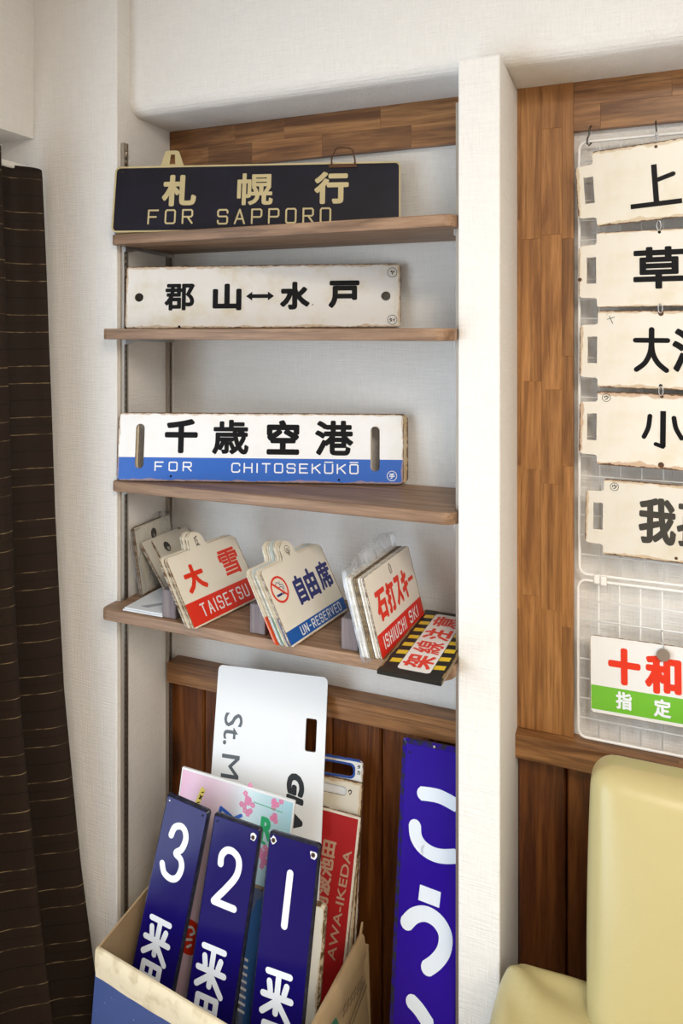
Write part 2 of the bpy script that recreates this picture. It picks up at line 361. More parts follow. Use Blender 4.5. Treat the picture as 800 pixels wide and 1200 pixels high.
# ------------------------------------------------------------------ shelves
def shelf(ztop, y0, label, rl=.018, rr=.035):
    x0, x1, y1 = NL+.012, NR-.0105, YB-.020
    t = empty('wall_shelf', ((x0+x1)/2, (y0+y1)/2, ztop-.022)); tag(t, label, 'shelf', 'wooden niche shelves' if False else None)
    xa, xb = NL-.002, NR-.0008; rr = min(rr, 1.261-y0); rl = min(rl, 1.244-y0)
    P = []
    # plan outline: front overhang is a little longer than the part between the rails
    P += [(xb-rr+rr*math.sin(R_(a)), y0+rr-rr*math.cos(R_(a))) for a in range(0, 91, 10)]
    P += [(x1, y0+rr+.0), (x1, y1), (x0, y1), (x0, 1.2495), (xa, 1.2490)]
    P += [(xa+rl-rl*math.cos(R_(a)), y0+rl-rl*math.sin(R_(a))) for a in range(0, 91, 15)]
    # keep clear of the pillar: overhang ends before the wall front
    bm = bmesh.new(); L = t.location
    vs = [bm.verts.new((a-L.x, b-L.y, 0)) for a, b in P]; f = bm.faces.new(vs)
    ex = bmesh.ops.extrude_face_region(bm, geom=[f]); bmesh.ops.translate(bm, verts=[v for v in ex['geom'] if isinstance(v, bmesh.types.BMVert)], vec=(0, 0, .022))
    bmesh.ops.recalc_face_normals(bm, faces=bm.faces)
    es = [e for e in bm.edges if abs(e.verts[0].co.z-e.verts[1].co.z) < 1e-5]
    bmesh.ops.bevel(bm, geom=es, offset=.0022, segments=2, affect='EDGES', profile=.5)
    bmo('board', bm, M_shelf, t)
    for x, s in ((NL+.010, 1), (NR-.010, -1)):       # thin steel bracket arm under each end
        xa_, xb_ = sorted((x, x+s*.003))
        pts = [(1.262, 0), (1.44, 0), (1.44, -.009), (1.425, -.009), (1.300, -.005), (1.280, -.011), (1.262, -.011)]
        V = [(xx-L.x, yy-L.y, zz-.0004) for xx in (xa_, xb_) for yy, zz in pts]; n = len(pts)
        mobj('bracket', V, [tuple(range(n)), tuple(range(2*n-1, n-1, -1))]+[(i, n+i, n+(i+1) % n, (i+1) % n) for i in range(n)], M_zinc, t)
    return t
shelf(1.704, 1.230, 'top wooden shelf carrying the black sign with gold lettering')
shelf(1.505, 1.200, 'second wooden shelf from the top, seen edge-on under the white two-hole sign')
shelf(1.183, 1.234, 'third wooden shelf from the top, under the white and blue airport sign')
shelf(.925, 1.198, 'lowest wooden shelf, holding stacks of small plates and wood blocks')
# ------------------------------------------------------------------ long signs on the shelves
def thing_at(name, mw, label, cat, group=None): t = empty(name, mw=mw); tag(t, label, cat, group); return t
# 1 black Sapporo sign
W, H = .604, .1447
t = thing_at('destination_sign', pose((-1.0113, 1.2215, 1.7062), 16.9, 9.5, 0), 'black destination sign with gold rim and gold lettering, on the top shelf', 'sign')
M_sap = enamel('aged_black_enamel', W, H, (.010, .009, .015), wear=.0, rim=(.36, .28, .12), edge=(.10, .075, .03), rough=.42, age=-.3, spots=.04, spec=.2)
slab('sign_plate', rrect(.001, .001, W-.001, H-.001, .010), [], .010, M_sap, t)
M_gold = plain('gold_paint', (.52, .43, .23), .5, .15, var=.25)
rim = slab('rim', rrect(0, 0, W, H, .011), [rrect(.0035, .0035, W-.0035, H-.0035, .008)], .0135, M_gold, t, y0=-.0015)
slab('hanging_tab', [(.096, .1435), (.148, .1435), (.135, .178), (.130, .1805), (.110, .1805), (.105, .178)], [[(.1155, .150), (.1285, .150), (.1265, .172), (.1175, .172)]], .003, M_gold, t, y0=.003)
tube('hanging_loop', [(.462, -.003, .137), (.4615, -.003, .150), (.468, -.003, .172), (.476, -.003, .176), (.497, -.003, .175), (.505, -.003, .170), (.510, -.003, .148), (.510, -.003, .137)], .0018, M_rust, t)
box('hanging_loop_plate', .456, .514, -.0035, .0, .133, .1405, M_rust, t)
p = []
for s, a in (('札', (.1048, .0555, .178, .1245)), ('幌', (.2649, .0555, .3403, .125)), ('行', (.4266, .0555, .4976, .125))): p += text2d(s, *a, .0017 if s == '幌' else .0028)
p += square('FOR', .0765, .0168, .1735, .0490, .0018, .55)+square('SAPPORO', .2247, .0145, .4625, .0480, .0018, .52)
letters(t, p, M_gold)
# something blue just behind its left end
t = thing_at('metal_plate', pose((-1.0170, 1.2370, 1.7055), 16.9, 9.5, 0), 'blue plate edge showing behind the left end of the black sign', 'plate')
slab('plate_sheet', rrect(0, 0, .30, .034, .004), [], .003, plain('blue_plate_paint', (.02, .16, .42), .35), t)
# 2 Koriyama - Mito
W, H = .5886, .1335
t = thing_at('destination_sign', pose((-1.0054, 1.2571, 1.5052), 16.9, 5.0, .3), 'white destination sign with two round holes and double arrow, on the second shelf', 'sign')
M_kor = enamel('aged_white_enamel', W, H, (.74, .72, .69), wear=.0026, spots=.055, age=.16)
slab('sign_plate', rrect(0, 0, W, H, .011), [circ(.030, .067, .0095), circ(.5575, .065, .0098)], .004, M_kor, t)
p = []
for s, a in (('郡', (.0861, .0382, .1515, .0957)), ('山', (.1908, .0374, .2531, .0946)), ('水', (.3354, .038, .3983, .0971)), ('戸', (.4377, .0408, .5029, .0986))): p += text2d(s, *a, .0021 if s == '郡' else .0031)
ac = .0673; p += [[(.2626, ac), (.276, ac+.0095), (.276, ac-.0095)], [(.3227, ac), (.3093, ac-.0095), (.3093, ac+.0095)], [(.272, ac-.004), (.313, ac-.004), (.313, ac+.004), (.272, ac+.004)]]
letters(t, p, M_black)
ring(t, .5711, .1143, .0098, .0011, M_black); ring(t, .5707, .0153, .0098, .0011, M_black)
letters(t, text2d('ヤ', .5665, .1095, .5762, .1195, .0003)+text2d('タ', .5640, .0105, .5707, .0195, .0003)+text2d('イ', .5712, .0105, .5775, .0195, .0003), M_black, 'handwritten_mark')
disc(t, 'screw_hole', .1195, .0035, .0028, M_dark)
# 3 Chitose airport
W, H = .6043, .1427
sl = lambda x, z0, z1: rrect(x-.0095, z0, x+.0095, z1, .0094)
t = thing_at('destination_sign', pose((-1.0085, 1.2340, 1.1845), 17.35, 6.7, .2), 'white destination sign with bright blue lower band and two upright slots, on the third shelf', 'sign')
M_chi = enamel('white_and_blue_enamel', W, H, (.84, .84, .84), bands=[(-1, .0495, (.018, .115, .48))], wear=.0022, spots=.02, age=.05, rim=(.45, .40, .33))
slab('sign_plate', rrect(0, 0, W, H, .013), [sl(.048, .026, .1195), sl(.5455, .0255, .117)], .0035, M_chi, t)
p = []
for s, a in (('千', (.1014, .0584, .1725, .1301)), ('歳', (.2037, .057, .2814, .1290)), ('空', (.3192, .0574, .388, .1290)), ('港', (.4208, .0569, .5005, .1285))): p += text2d(s, *a, {'歳': .0023, '港': .0026}.get(s, .0033))
letters(t, p, M_black)
p = square('FOR', .0816, .0210, .1616, .0410, .0014, .55)+square('CHITOSEKUKO', .2457, .0195, .5115, .0400, .0014, .38, (8, 10))
letters(t, p, M_white)
ring(t, .5800, .0168, .0098, .0012, M_white); letters(t, text2d('手', .5742, .0112, .5858, .0224, .0004), M_white, 'round_mark')
disc(t, 'screw_hole', .1173, .0105, .0024, M_dark); disc(t, 'screw_hole', .4711, .0075, .0024, M_dark)
t = thing_at('destination_sign', pose((-1.0020, 1.2440, 1.1848), 17.35, 6.7, .2), 'aged cream sign showing only as a rim behind the white and blue airport sign', 'sign')
slab('sign_plate', rrect(0, 0, W, H-.0005, .013), [sl(.043, .022, .1235), sl(.5385, .022, .1205)], .004, enamel('old_cream_enamel', W, H, (.62, .56, .44), wear=.004, spots=.03), t)
# ------------------------------------------------------------------ small plates in stacks on the lowest shelf
def ear_outline(W, H, r, ex, er, eh):
    P = rrect(0, 0, W, H, r, 4); n = 5
    # rrect order: right-top arc, left-top arc ... insert ear on the top edge between them (from right to left)
    top = [(ex+er*1.25, H), (ex+er, H+eh*.25)]+[(ex+er*math.cos(R_(a)), H+eh-er+er*math.sin(R_(a))) for a in range(0, 181, 20)]+[(ex-er, H+eh*.25), (ex-er*1.25, H)]
    return P[:n]+top+P[n:]
def small_plate(name, mw, W, H, m, label, ear=True, t=.0022, group=None, ex=None, hole=True, r=.010):
    th = thing_at(name, mw, label, 'sign', group)
    ex = ex or W*.5
    if ear: slab('plate_sheet', ear_outline(W, H, r, ex, .021, .034), [rrect(ex-.004, H+.004, ex+.004, H+.020, .0035, 3)] if hole else [], t, m, th)
    else: slab('plate_sheet', rrect(0, 0, W, H, r), [], t, m, th)
    return th
def shifted(BL, yaw, lean, roll, dx, ds=0, dz=0):
    a = R_(yaw); return pose((BL[0]-dx*math.sin(a)+ds*math.cos(a), BL[1]+dx*math.cos(a)*.0+ds*math.sin(a), BL[2]+dz), yaw, lean, roll)
PC = (.80, .77, .68)
def pl_mat(nm, bands, W, H, bg=PC, **k): return enamel(nm, W, H+.036, bg, bands=bands, wear=.0012, age=.05, rim=(.60, .55, .44), **k)
# stack A: Taisetsu
A = ((-.7773, 1.1782, .9262), 78.2, 32.5, .7); W, H = .200, .1454
mA = pl_mat('plate_enamel_red_band', [(.004, .050, (.70, .03, .012))], W, H)
t = small_plate('name_plate', shifted(*A, 0), W, H, mA, 'small cream plate reading TAISETSU in a red band, front of the leftmost stack', ex=.092)
p = text2d('大', .0235, .0640, .0765, .1195, .0026)+text2d('雪', .128, .0665, .1835, .1230, .0013)
letters(t, p, M_red)
letters(t, square('TAISETSU', .0330, .0140, .1715, .0405, .0015, .40), M_white)
letters(t, stroke2d([(.088, .150), (.092, .153), (.097, .150)], .0009)+stroke2d([(.088, .166), (.097, .169)], .001), M_black, 'ear_mark')
for i, (dx, ds, bc) in enumerate(((.0042, -.001, PC), (.0084, .002, (.50, .44, .33)), (.0128, -.003, PC), (.0176, -.001, (.66, .62, .54)))):
    small_plate('name_plate', shifted(*A, dx, ds), W, H, pl_mat('plate_enamel_aged', [], W, H, bc, spots=.03), ['cream plate directly behind the TAISETSU plate, only its worn edge showing', 'brownish plate third in the stack behind the TAISETSU plate', 'cream plate fourth in the stack behind the TAISETSU plate', 'rearmost plate of the TAISETSU stack, leaning on the left wood block'][i], ex=.090+random.uniform(-.003, .003))
# stack B: un-reserved
B = ((-.5695, 1.1749, .9262), 81.0, 29.1, .6); W, H = .2052, .1448
mB = pl_mat('plate_enamel_blue_band', [(.0045, .0285, (.012, .10, .40))], W, H)
t = small_plate('name_plate', shifted(*B, 0), W, H, mB, 'small cream plate with no-smoking symbol and blue UN-RESERVED band, front of the middle stack', ex=.0985)
M_navytext = plain('deep_blue_paint', (.02, .025, .16), .3)
p = text2d('自', .073, .0555, .1035, .1105, .0022)+text2d('由', .1085, .0555, .1465, .1125, .0022)+text2d('席', .1535, .0575, .1985, .1125, .0018)
letters(t, p, M_navytext)
letters(t, square('UN-RESERVED', .0420, .0080, .1860, .0250, .0012, .32), M_white)
cx, cz = .0320, .1010
ring(t, cx, cz, .0225, .0042, M_red, 'no_smoking_ring', rz=1.03); letters(t, stroke2d([(cx-.0155, cz+.0155), (cx+.0155, cz-.0155)], .002, False), M_red, 'no_smoking_bar', y=-.0006)
letters(t, stroke2d([(cx-.014, cz-.009), (cx+.002, cz-.009)], .0022, False)+stroke2d([(cx+.0035, cz-.009), (cx+.011, cz-.009)], .0022, False), M_navytext, 'cigarette_symbol')
letters(t, stroke2d([(cx+.010, cz-.004), (cx+.008, cz+.003), (cx-.003, cz+.004), (cx-.007, cz+.009), (cx-.002, cz+.014), (cx+.003, cz+.011)], .0007, curve=True)+stroke2d([(cx+.013, cz-.003), (cx+.012, cz+.006), (cx+.004, cz+.008), (cx+.007, cz+.013)], .0007, curve=True), M_navytext, 'smoke_symbol')
ring(t, .0985, .1615, .0075, .001, M_black, 'ear_mark')
lbl = ['navy banded plate directly behind the UN-RESERVED plate', 'cream plate third in the UN-RESERVED stack', 'green banded plate fourth in the UN-RESERVED stack', 'pale blue plate fifth in the UN-RESERVED stack', 'white plate sixth in the UN-RESERVED stack', 'red banded plate at the rear of the UN-RESERVED stack beside the wood block']
for i, (dx, ds, bd, bg) in enumerate(((.0045, .001, (.02, .05, .25), PC), (.009, -.002, None, PC), (.0138, .001, (.10, .30, .10), PC), (.0185, -.001, (.45, .60, .70), (.55, .68, .75)), (.0232, .001, None, (.75, .75, .74)), (.0285, -.004, (.70, .07, .02), PC))):
    bands = [(-1, .055, bd)] if bd else []
    m = enamel('plate_enamel_stacked', W, H+.036, bg, bands=bands, wear=.0012, rim=(.66, .63, .54), edge=(.42, .36, .26), sideband=(.055, bd) if bd else None)
    small_plate('name_plate', shifted(*B, dx, ds), W, H, m, lbl[i], ex=.0985-.002*i+random.uniform(-.002, .002))
# stack C: Ishiuchi ski
Cc = ((-.4031, 1.1930, .9262), 84.1, 14.6, 1.1); W, H = .2067, .1417
mC = pl_mat('plate_enamel_red_field', [(-1, .0405, (.68, .025, .015))], W, H, (.78, .74, .66))
t = small_plate('name_plate', shifted(*Cc, 0), W, H, mC, 'square cornered plate with red Japanese lettering over a red ISHIUCHI SKI band', ear=False, r=.003)
p = []
for s, a in (('石', (.0230, .0540, .0650, .1080)), ('打', (.0680, .0545, .1030, .1090)), ('ス', (.1060, .0560, .1360, .1080)), ('キ', (.1385, .0560, .1660, .1100))): p += text2d(s, *a, .0026)
p += stroke2d([(.1700, .0840), (.1930, .0840)], .0036, False); letters(t, p, M_red)
letters(t, square('ISHIUCHI', .0200, .0100, .1200, .0330, .0015, .36)+square('SKI', .1380, .0110, .1800, .0335, .0015, .36), M_white)
tube('wire_clip', [(.103, -.0015, .136), (.101, -.0015, .128), (.104, -.0015, .118), (.109, -.0015, .119), (.1085, -.0015, .131), (.104, -.0015, .137)], .0007, M_steel, t, closed=True)
lbl = ['white plate directly behind the ISHIUCHI SKI plate', 'second white plate behind the ISHIUCHI SKI plate', 'rust speckled plate in the middle of the ski plate stack', 'thick rusty edged plate against the plastic bag of the ski stack', 'bagged white plate nearest the ski plates', 'bagged white plate in the middle of the plastic bag', 'rearmost bagged plate touching the right wood block']
for i, (dx, ds, kind) in enumerate(((.0040, .001, 0), (.0080, -.002, 0), (.0130, -.001, 1), (.0165, -.003, 1), (.0225, -.006, 0), (.0265, -.004, 0), (.0305, -.006, 0))):
    m = enamel('ski_stack_enamel', W, H, (.78, .78, .76), wear=.002 if kind else .0005, rim=(.30, .22, .10) if kind else (.78, .77, .74), edge=(.10, .06, .02) if kind else (.6, .58, .52))
    small_plate('name_plate', shifted(*Cc, dx, ds), W, H, m, lbl[i], ear=False, t=.003, r=.006)
# clear bags
def film(name, alpha):
    m, nt, bs = mat(name)
    tr = nt.nodes.new('ShaderNodeBsdfTransparent'); gl = nt.nodes.new('ShaderNodeBsdfGlossy'); gl.inputs['Roughness'].default_value = .28
    df = nt.nodes.new('ShaderNodeBsdfTranslucent'); df.inputs[0].default_value = (.9, .92, .95, 1)
    d2 = nt.nodes.new('ShaderNodeBsdfDiffuse'); d2.inputs[0].default_value = (.85, .87, .9, 1)
    a = nt.nodes.new('ShaderNodeMixShader'); a.inputs[0].default_value = .5; link(nt, df.outputs[0], a.inputs[1]); link(nt, d2.outputs[0], a.inputs[2])
    b = nt.nodes.new('ShaderNodeMixShader'); b.inputs[0].default_value = .28; link(nt, a.outputs[0], b.inputs[1]); link(nt, gl.outputs[0], b.inputs[2])
    c = nt.nodes.new('ShaderNodeMixShader'); n = noi(nt, coords(nt, (1, 1, .45)), 30, 2, .45, .8)
    put(nt, c.inputs[0], ma(nt, 'MULTIPLY', step(nt, n, .30, .75), alpha)); link(nt, tr.outputs[0], c.inputs[1]); link(nt, b.outputs[0], c.inputs[2])
    bp = nt.nodes.new('ShaderNodeBump'); link(nt, n, bp.inputs['Height']); bp.inputs['Distance'].default_value = .002; bp.inputs['Strength'].default_value = .35
    for q in (gl, d2): link(nt, bp.outputs[0], q.inputs['Normal'])
    link(nt, c.outputs[0], nt.nodes['Material Output'].inputs[0]); return m
M_film = film('clear_plastic_film', .62); M_film2 = film('hazy_plastic_film', .45)
def bag(mw, x0, x1, y0, y1, z0, z1, m, label, amp=.003, pinch=.5):
    bm = bmesh.new(); bmesh.ops.create_cube(bm, size=2); bmesh.ops.subdivide_edges(bm, edges=bm.edges, cuts=16, use_grid_fill=True)
    for v in bm.verts:
        a, b, c = v.co; k = 1-(1-pinch)*max(0, (c-.4)/.6) if pinch < 1 else 1
        q = Vector((x0+(a+1)/2*(x1-x0), (y0+y1)/2+b*k*(y1-y0)/2, z0+(c+1)/2*(z1-z0)))
        d = mnoise.noise_vector(q*45)*amp*.5+mnoise.noise_vector(q*20)*amp*1.6
        if c < -.9: d *= 0
        d.y = min(d.y, 0) if b < 0 else max(d.y, 0); q += d
        if c > .9: q.z += .010*math.sin(a*2.3+.7)-.003
        v.co = q
    bmesh.ops.recalc_face_normals(bm, faces=bm.faces)
    t = thing_at('plastic_bag', mw, label, 'bag'); bmo('bag_film', bm, m, t, True); return t
bag(shifted(*Cc, 0), -.010, .205, .0206, .0355, .0005, .176, M_film, 'clear plastic bag around the rear plates of the right stack', .0022)
# left: bagged aged plates leaning on the niche side, two more leaning in front
M_old = enamel('dusty_aged_enamel', .135, .147, (.62, .59, .51), wear=.002, stain=(.35, .30, .22), spots=.03, rim=(.36, .31, .24))
P_ = ((-.9840, 1.2890, .9262), 90, 9, 0)
def old_plate(mw, W, H, label, mark, bag_=0):
    th = thing_at('name_plate', mw, label, 'sign'); slab('plate_sheet', rrect(0, 0, W, H, .006), [], .0025, M_old, th)
    if mark:
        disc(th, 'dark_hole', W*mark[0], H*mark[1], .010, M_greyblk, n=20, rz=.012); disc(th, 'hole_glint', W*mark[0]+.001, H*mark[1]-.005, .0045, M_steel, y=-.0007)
        letters(th, stroke2d([(W*.55, H*.62), (W*.92, H*.60)], .001), M_greyblk, 'scratched_line')
    return th
old_plate(shifted(*P_, 0), .130, .148, 'dusty bagged plate with a dark round hole, standing against the left niche side', (.50, .80))
old_plate(shifted(*P_, .0042), .130, .146, 'second dusty plate behind the bagged one, against the left niche side', None)
bag(shifted(*P_, 0), -.0075, .134, -.003, .0085, .0005, .152, M_film2, 'crumpled clear plastic bag around the dusty plates at the far left of the shelf', .0022, .8)
Q_ = ((-.9100, 1.2900, .9335), 88, 36, 0)
old_plate(shifted(*Q_, 0, .028), .130, .128, 'dusty cream plate with a dark round hole, leaning nearest the TAISETSU stack', (.28, .80))
old_plate(shifted(*Q_, .0050, 0), .142, .130, 'dusty cream plate leaning behind another, above the flat white packet', None)
old_plate(shifted(*Q_, .0100, .002), .142, .128, 'rearmost of the slanted dusty plates, beside the crumpled bag', None)
t = empty('paper_packet', (-.922, 1.207, .9255)); tag(t, 'flat white packet lying on the lowest shelf at its left end', 'packet')
M_paper = plain('white_card', (.72, .75, .78), .4)
box('packet_sleeve', -.049, .049, 0, .128, 0, .0032, M_paper, t, .001, 1, center=False); box('packet_sleeve', -.047, .052, .003, .126, .0034, .0062, M_paper, t, .001, 1, center=False)
o = mobj('grey_mark', [(-.02, .02, .0066), (.0, .018, .0066), (.04, .07, .0066), (.036, .075, .0066)], [(0, 1, 2, 3)], plain('pale_grey_print', (.35, .37, .40), .5), t)
# wood blocks used as bookends
for x, lab in ((-.875, 'grey brown wood block left of the TAISETSU stack'), (-.6745, 'grey brown wood block between the TAISETSU and UN-RESERVED stacks'), (-.4870, 'grey brown wood block between the UN-RESERVED and ski stacks')):
    tag(box('wood_block', x, x+.0325, 1.209, 1.40, .9255, .9255+.056, M_block, bev=.0012, seg=1), lab, 'block')
# yellow and black caution plate lying flat, white plate beneath
def flat_mw(x, y, z, yaw): # local x to the right along the plate, local z away from the viewer, front face up
    return Matrix.Translation((x, y, z)) @ Matrix.Rotation(R_(yaw), 4, 'Z') @ Matrix(((1, 0, 0, 0), (0, 0, 1, 0), (0, -1, 0, 0), (0, 0, 0, 1)))
t = thing_at('name_plate', flat_mw(-.3700, 1.172, .9300, -1.0), 'blank cream plate lying under the yellow and black striped caution plate', 'sign')
slab('plate_sheet', rrect(0, 0, .085, .255, .010), [], .0035, enamel('cream_blank_enamel', .085, .255, (.72, .66, .52), wear=.002), t)
W, H = .112, .288
t = thing_at('warning_plate', flat_mw(-.3945, 1.136, .9345, -1.0), 'black and yellow striped caution plate with red lettering, lying flat at the right shelf end', 'sign')
M_tape = plain('black_tape', (.02, .018, .014), .3, var=.5); M_yel = plain('yellow_enamel_paint', (.72, .50, .01), .3, var=.15)
m = enamel('black_caution_enamel', W, H, (.012, .011, .010), wear=.002, edge=(.22, .17, .09), rim=(.10, .08, .05), rough=.3, spec=.2)
slab('plate_sheet', rrect(0, 0, W, H, .005), [], .0035, m, t)
for i in range(7):                                                   # yellow hazard blocks down both long sides
    z = .040+i*.034
    for xa in (.009, .086): letters(t, [[(xa, z), (xa+.018, z+.004), (xa+.018, z+.020), (xa, z+.016)]], M_yel, 'yellow_stripe', y=-.0002)
slab('white_panel', rrect(.028, .022, .085, .272, .007), [], .0004, plain('white_panel_enamel', (.80, .78, .75), .3), t, y0=-.0006)
# lettering runs along the plate, turned a quarter left
p = []
for s, z0 in (('架', .034), ('線', .093), ('注', .152), ('意', .212)): p += text2d(s, z0, .031, z0+.050, .082, {'線': .0009, '意': .0010}.get(s, .0015))
letters(t, p, M_red, tr=lambda q: (.113-q[1], q[0]), y=-.0010)
box('tape_strip', .001, .111, -.0022, .0052, -.001, .014, M_tape, t, .001, 1)
# ------------------------------------------------------------------ boards in the alcove below
M_navy = lambda nm, W, H: enamel(nm, W, H, (.008, .004, .095), wear=.0008, edge=(.018, .018, .03), rim=(.03, .03, .05), rough=.13, age=0, stain=(.02,.02,.06), spec=.26)
def rim_plate(mw, W, H, m, label, t=.010, r=.006, bw=.004, name='platform_sign', holes=()):
    th = thing_at(name, mw, label, 'sign')
    slab('sign_plate', rrect(0, 0, W, H, r), list(holes), t, m, th, inner=rrect(bw, bw, W-bw, H-bw, max(r-bw*.5, .001)), bd=.0045)
    return th
def ban(cx, ztop, w, h):      # the counter character drawn with round brush strokes
    q = lambda x, y: (cx+(x-.5)*w, ztop-y*h); r = .0052; P = []
    for l in ([(.12, .0), (.88, .0)], [(.5, .0), (.5, .50)], [(.20, .13), (.26, .24)], [(.80, .13), (.74, .24)], [(.02, .30), (.98, .30)], [(.42, .38), (.04, .52)], [(.58, .38), (.96, .58)]): P += stroke2d([q(*a) for a in l], r)
    P += stroke2d([q(.16, .66), (q(.84, .66)), q(.84, 1.0), q(.16, 1.0), q(.16, .66)], r)+stroke2d([q(.5, .66), q(.5, 1)], .0042)+stroke2d([q(.16, .83), q(.84, .83)], .0040)
    return P
def chips(th, pts):
    for x, z, r in pts:
        poly = [(x+r*(1+.35*random.uniform(-1, 1))*math.cos(i*.57), z+r*(1+.35*random.uniform(-1, 1))*math.sin(i*.57)) for i in range(11)]
        letters(th, [poly], M_white, 'enamel_chip', y=-.0004); disc(th, 'nail_hole', x, z, r*.62, M_rust, y=-.0008); disc(th, 'hole_core', x, z, r*.25, M_dark, y=-.0011)
W, H = .1001, .5659
t = rim_plate(pose((-.9352, 1.1, .022), 1.3, 11.4, -7.3), W, H, M_navy('navy_enamel_three', W, H), 'navy sign with white numeral 3, leftmost of the numbered signs in the box')
letters(t, stroke2d([(.0288, .4976), (.0331, .5131), (.0460, .5200), (.0570, .5150), (.0623, .5011), (.0578, .4822), (.0471, .4706), (.0600, .4640), (.0655, .4500), (.0606, .4320), (.0480, .4245), (.0304, .4291), (.0221, .4432)], .0060, curve=True), M_white)
letters(t, ban(.0445, .3465, .0545, .118), M_white)
disc(t, 'nail_hole', .010, .5555, .0016, M_steel); disc(t, 'nail_hole', .088, .5545, .0020, M_dark)
W, H = .1012, .5658
t = rim_plate(pose((-.7828, 1.08, .022), 2.5, 11.4, -4.4), W, H, M_navy('navy_enamel_two', W, H), 'navy sign with white numeral 2, middle of the numbered signs in the box')
letters(t, stroke2d([(.0299, .4860), (.0298, .5000), (.0380, .5110), (.0509, .5130), (.0640, .5050), (.0680, .4900), (.0640, .4720), (.0475, .4475), (.0360, .4330), (.0274, .4213)], .0061, curve=True)+stroke2d([(.0274, .4213), (.0700, .4209)], .0061), M_white)
letters(t, ban(.0430, .3450, .0560, .122), M_white)
disc(t, 'nail_hole', .010, .5540, .0018, M_dark); chips(t, [(.0875, .5480, .0062)])
W, H = .1006, .5739
t = rim_plate(pose((-.6314, 1.06, .022), 3.1, 11.7, -2.1), W, H, M_navy('navy_enamel_one', W, H), 'navy sign with white numeral 1, rightmost of the numbered signs in the box')
letters(t, stroke2d([(.0492, .5162), (.0480, .4325)], .0062), M_white); letters(t, ban(.0475, .3572, .0550, .120), M_white)
chips(t, [(.0105, .5610, .0065), (.0890, .5560, .0065)])
# pale blue worn sign between 2 and 1, cream board behind 1
W, H = .0906, .4238
t = rim_plate(pose((-.6802, 1.1320, .022), -2.9, 12.2, 2.1), W, H, enamel('worn_sky_blue_enamel', W, H, (.05, .16, .45), wear=.008, edge=(.10, .085, .07), stain=(.20, .20, .24), spots=.03), 'worn light blue sign standing between the numeral 2 and numeral 1 signs', .004, .006)
letters(t, sum([stroke2d([(.003, .30-.012*i), (.018, .298-.012*i)], .0022, False) for i in range(8)], []), M_white, 'white_bars')
W, H = .0712, .396
t = rim_plate(pose((-.6056, 1.1575, .022), 4.0, 14.7, -.3), W, H, enamel('cream_board_enamel', W, H, (.80, .76, .66), wear=.003, rim=(.60, .50, .34)), 'thick white board edge showing behind the right side of the numeral 1 sign', .012, .010)
# large white sign with slot
W, H = .2524, .7644
m = enamel('white_aluminium_sign', W, H, (.80, .82, .84), wear=.0, age=.01, rim=(.7, .7, .7), edge=(.6, .6, .6), rough=.3)
t = thing_at('route_sign', pose((-.8158, 1.2214, .0215), 5.3, 12.0, 1.2), 'large white sign with grey sideways lettering and a rectangular slot, tallest in the box', 'sign')
slab('sign_plate', rrect(0, 0, W, H-.006, .010), [rrect(.2084, .6116, .2328, .6751, .004)], .003, m, t)
M_slate = plain('slate_grey_print', (.085, .10, .115), .4); M_char = plain('charcoal_print', (.035, .04, .045), .4)
side = lambda x0, ztop: (lambda q: (x0+q[1], ztop-q[0]))             # text read from top to bottom
letters(t, text2d('St.', 0, 0, .064, .043, .0004), M_slate, tr=side(.0222, .6646))
letters(t, text2d('M', 0, 0, .046, .041, .0004), M_slate, tr=side(.0226, .5828))
letters(t, text2d('GLA', 0, 0, .110, .039, .0034, slant=.20), M_char, tr=side(.1725, .5700))
# pink and blue blossom sign
W, H = .2686, .5423
m, nt, bs = mat('printed_blossom_board'); x, y, z = sep(nt, coords(nt))
c = ramp(nt, ma(nt, 'DIVIDE', x, W), (.02, (.74, .42, .56)), (.42, (.78, .66, .74)), (.62, (.66, .80, .82)), (1, (.38, .66, .76)))
c = mix(nt, ma(nt, 'GREATER_THAN', y, .0004), c, (.82, .82, .80)); put(nt, bs.inputs['Base Color'], c); bs.inputs['Roughness'].default_value = .3
t = thing_at('poster_board', pose((-.9020, 1.1930, .064), 1.6, 10.2, -2.8) @ Matrix.Scale(.97, 4), 'pink to pale blue printed board with cherry blossoms, behind the numeral signs', 'board')
slab('board_sheet', rrect(0, -.040, W, H, .002), [], .004, m, t)
slab('board_margin', rrect(0, -.040, W, H, .002), [rrect(.0022, -.0378, W-.0035, H-.0045, .001)], .0008, plain('white_board_margin', (.84, .84, .83), .4), t, y0=-.0009)
M_blos = plain('blossom_pink_print', (.76, .24, .42), .4); M_grn = plain('green_print', (.03, .42, .16), .4); M_bl = plain('blue_print', (.03, .12, .55), .4)
for cx, cz, n in ((.1640, .5100, 15), (.2262, .5190, 11), (.2146, .4270, 16), (.1700, .4300, 8)):
    p = []
    for k in range(n):
        a, b = cx+random.gauss(0, .0075), cz+random.gauss(0, .0125)
        for j in range(5): p.append(circ(a+.0034*math.cos(j*1.257+k), b+.0034*math.sin(j*1.257+k), .0026, 7))
    letters(t, p, M_blos, 'blossom_cluster')
letters(t, stroke2d([(.178, .517), (.244, .514)], .0007), M_grn, 'green_line')
letters(t, text2d('R', .198, .452, .227, .496, .0024)+stroke2d([(.196, .452), (.214, .446)], .0028, False), M_grn)
letters(t, stroke2d([(.103, .4795), (.104, .4865), (.122, .480), (.136, .4735), (.152, .484)], .0036), M_bl, 'blue_lettering')
letters(t, [[(.0395, .4740), (.0500, .4720), (.0625, .5110), (.0520, .5150)]], plain('yellow_print', (.78, .62, .12), .4), 'yellow_tag')
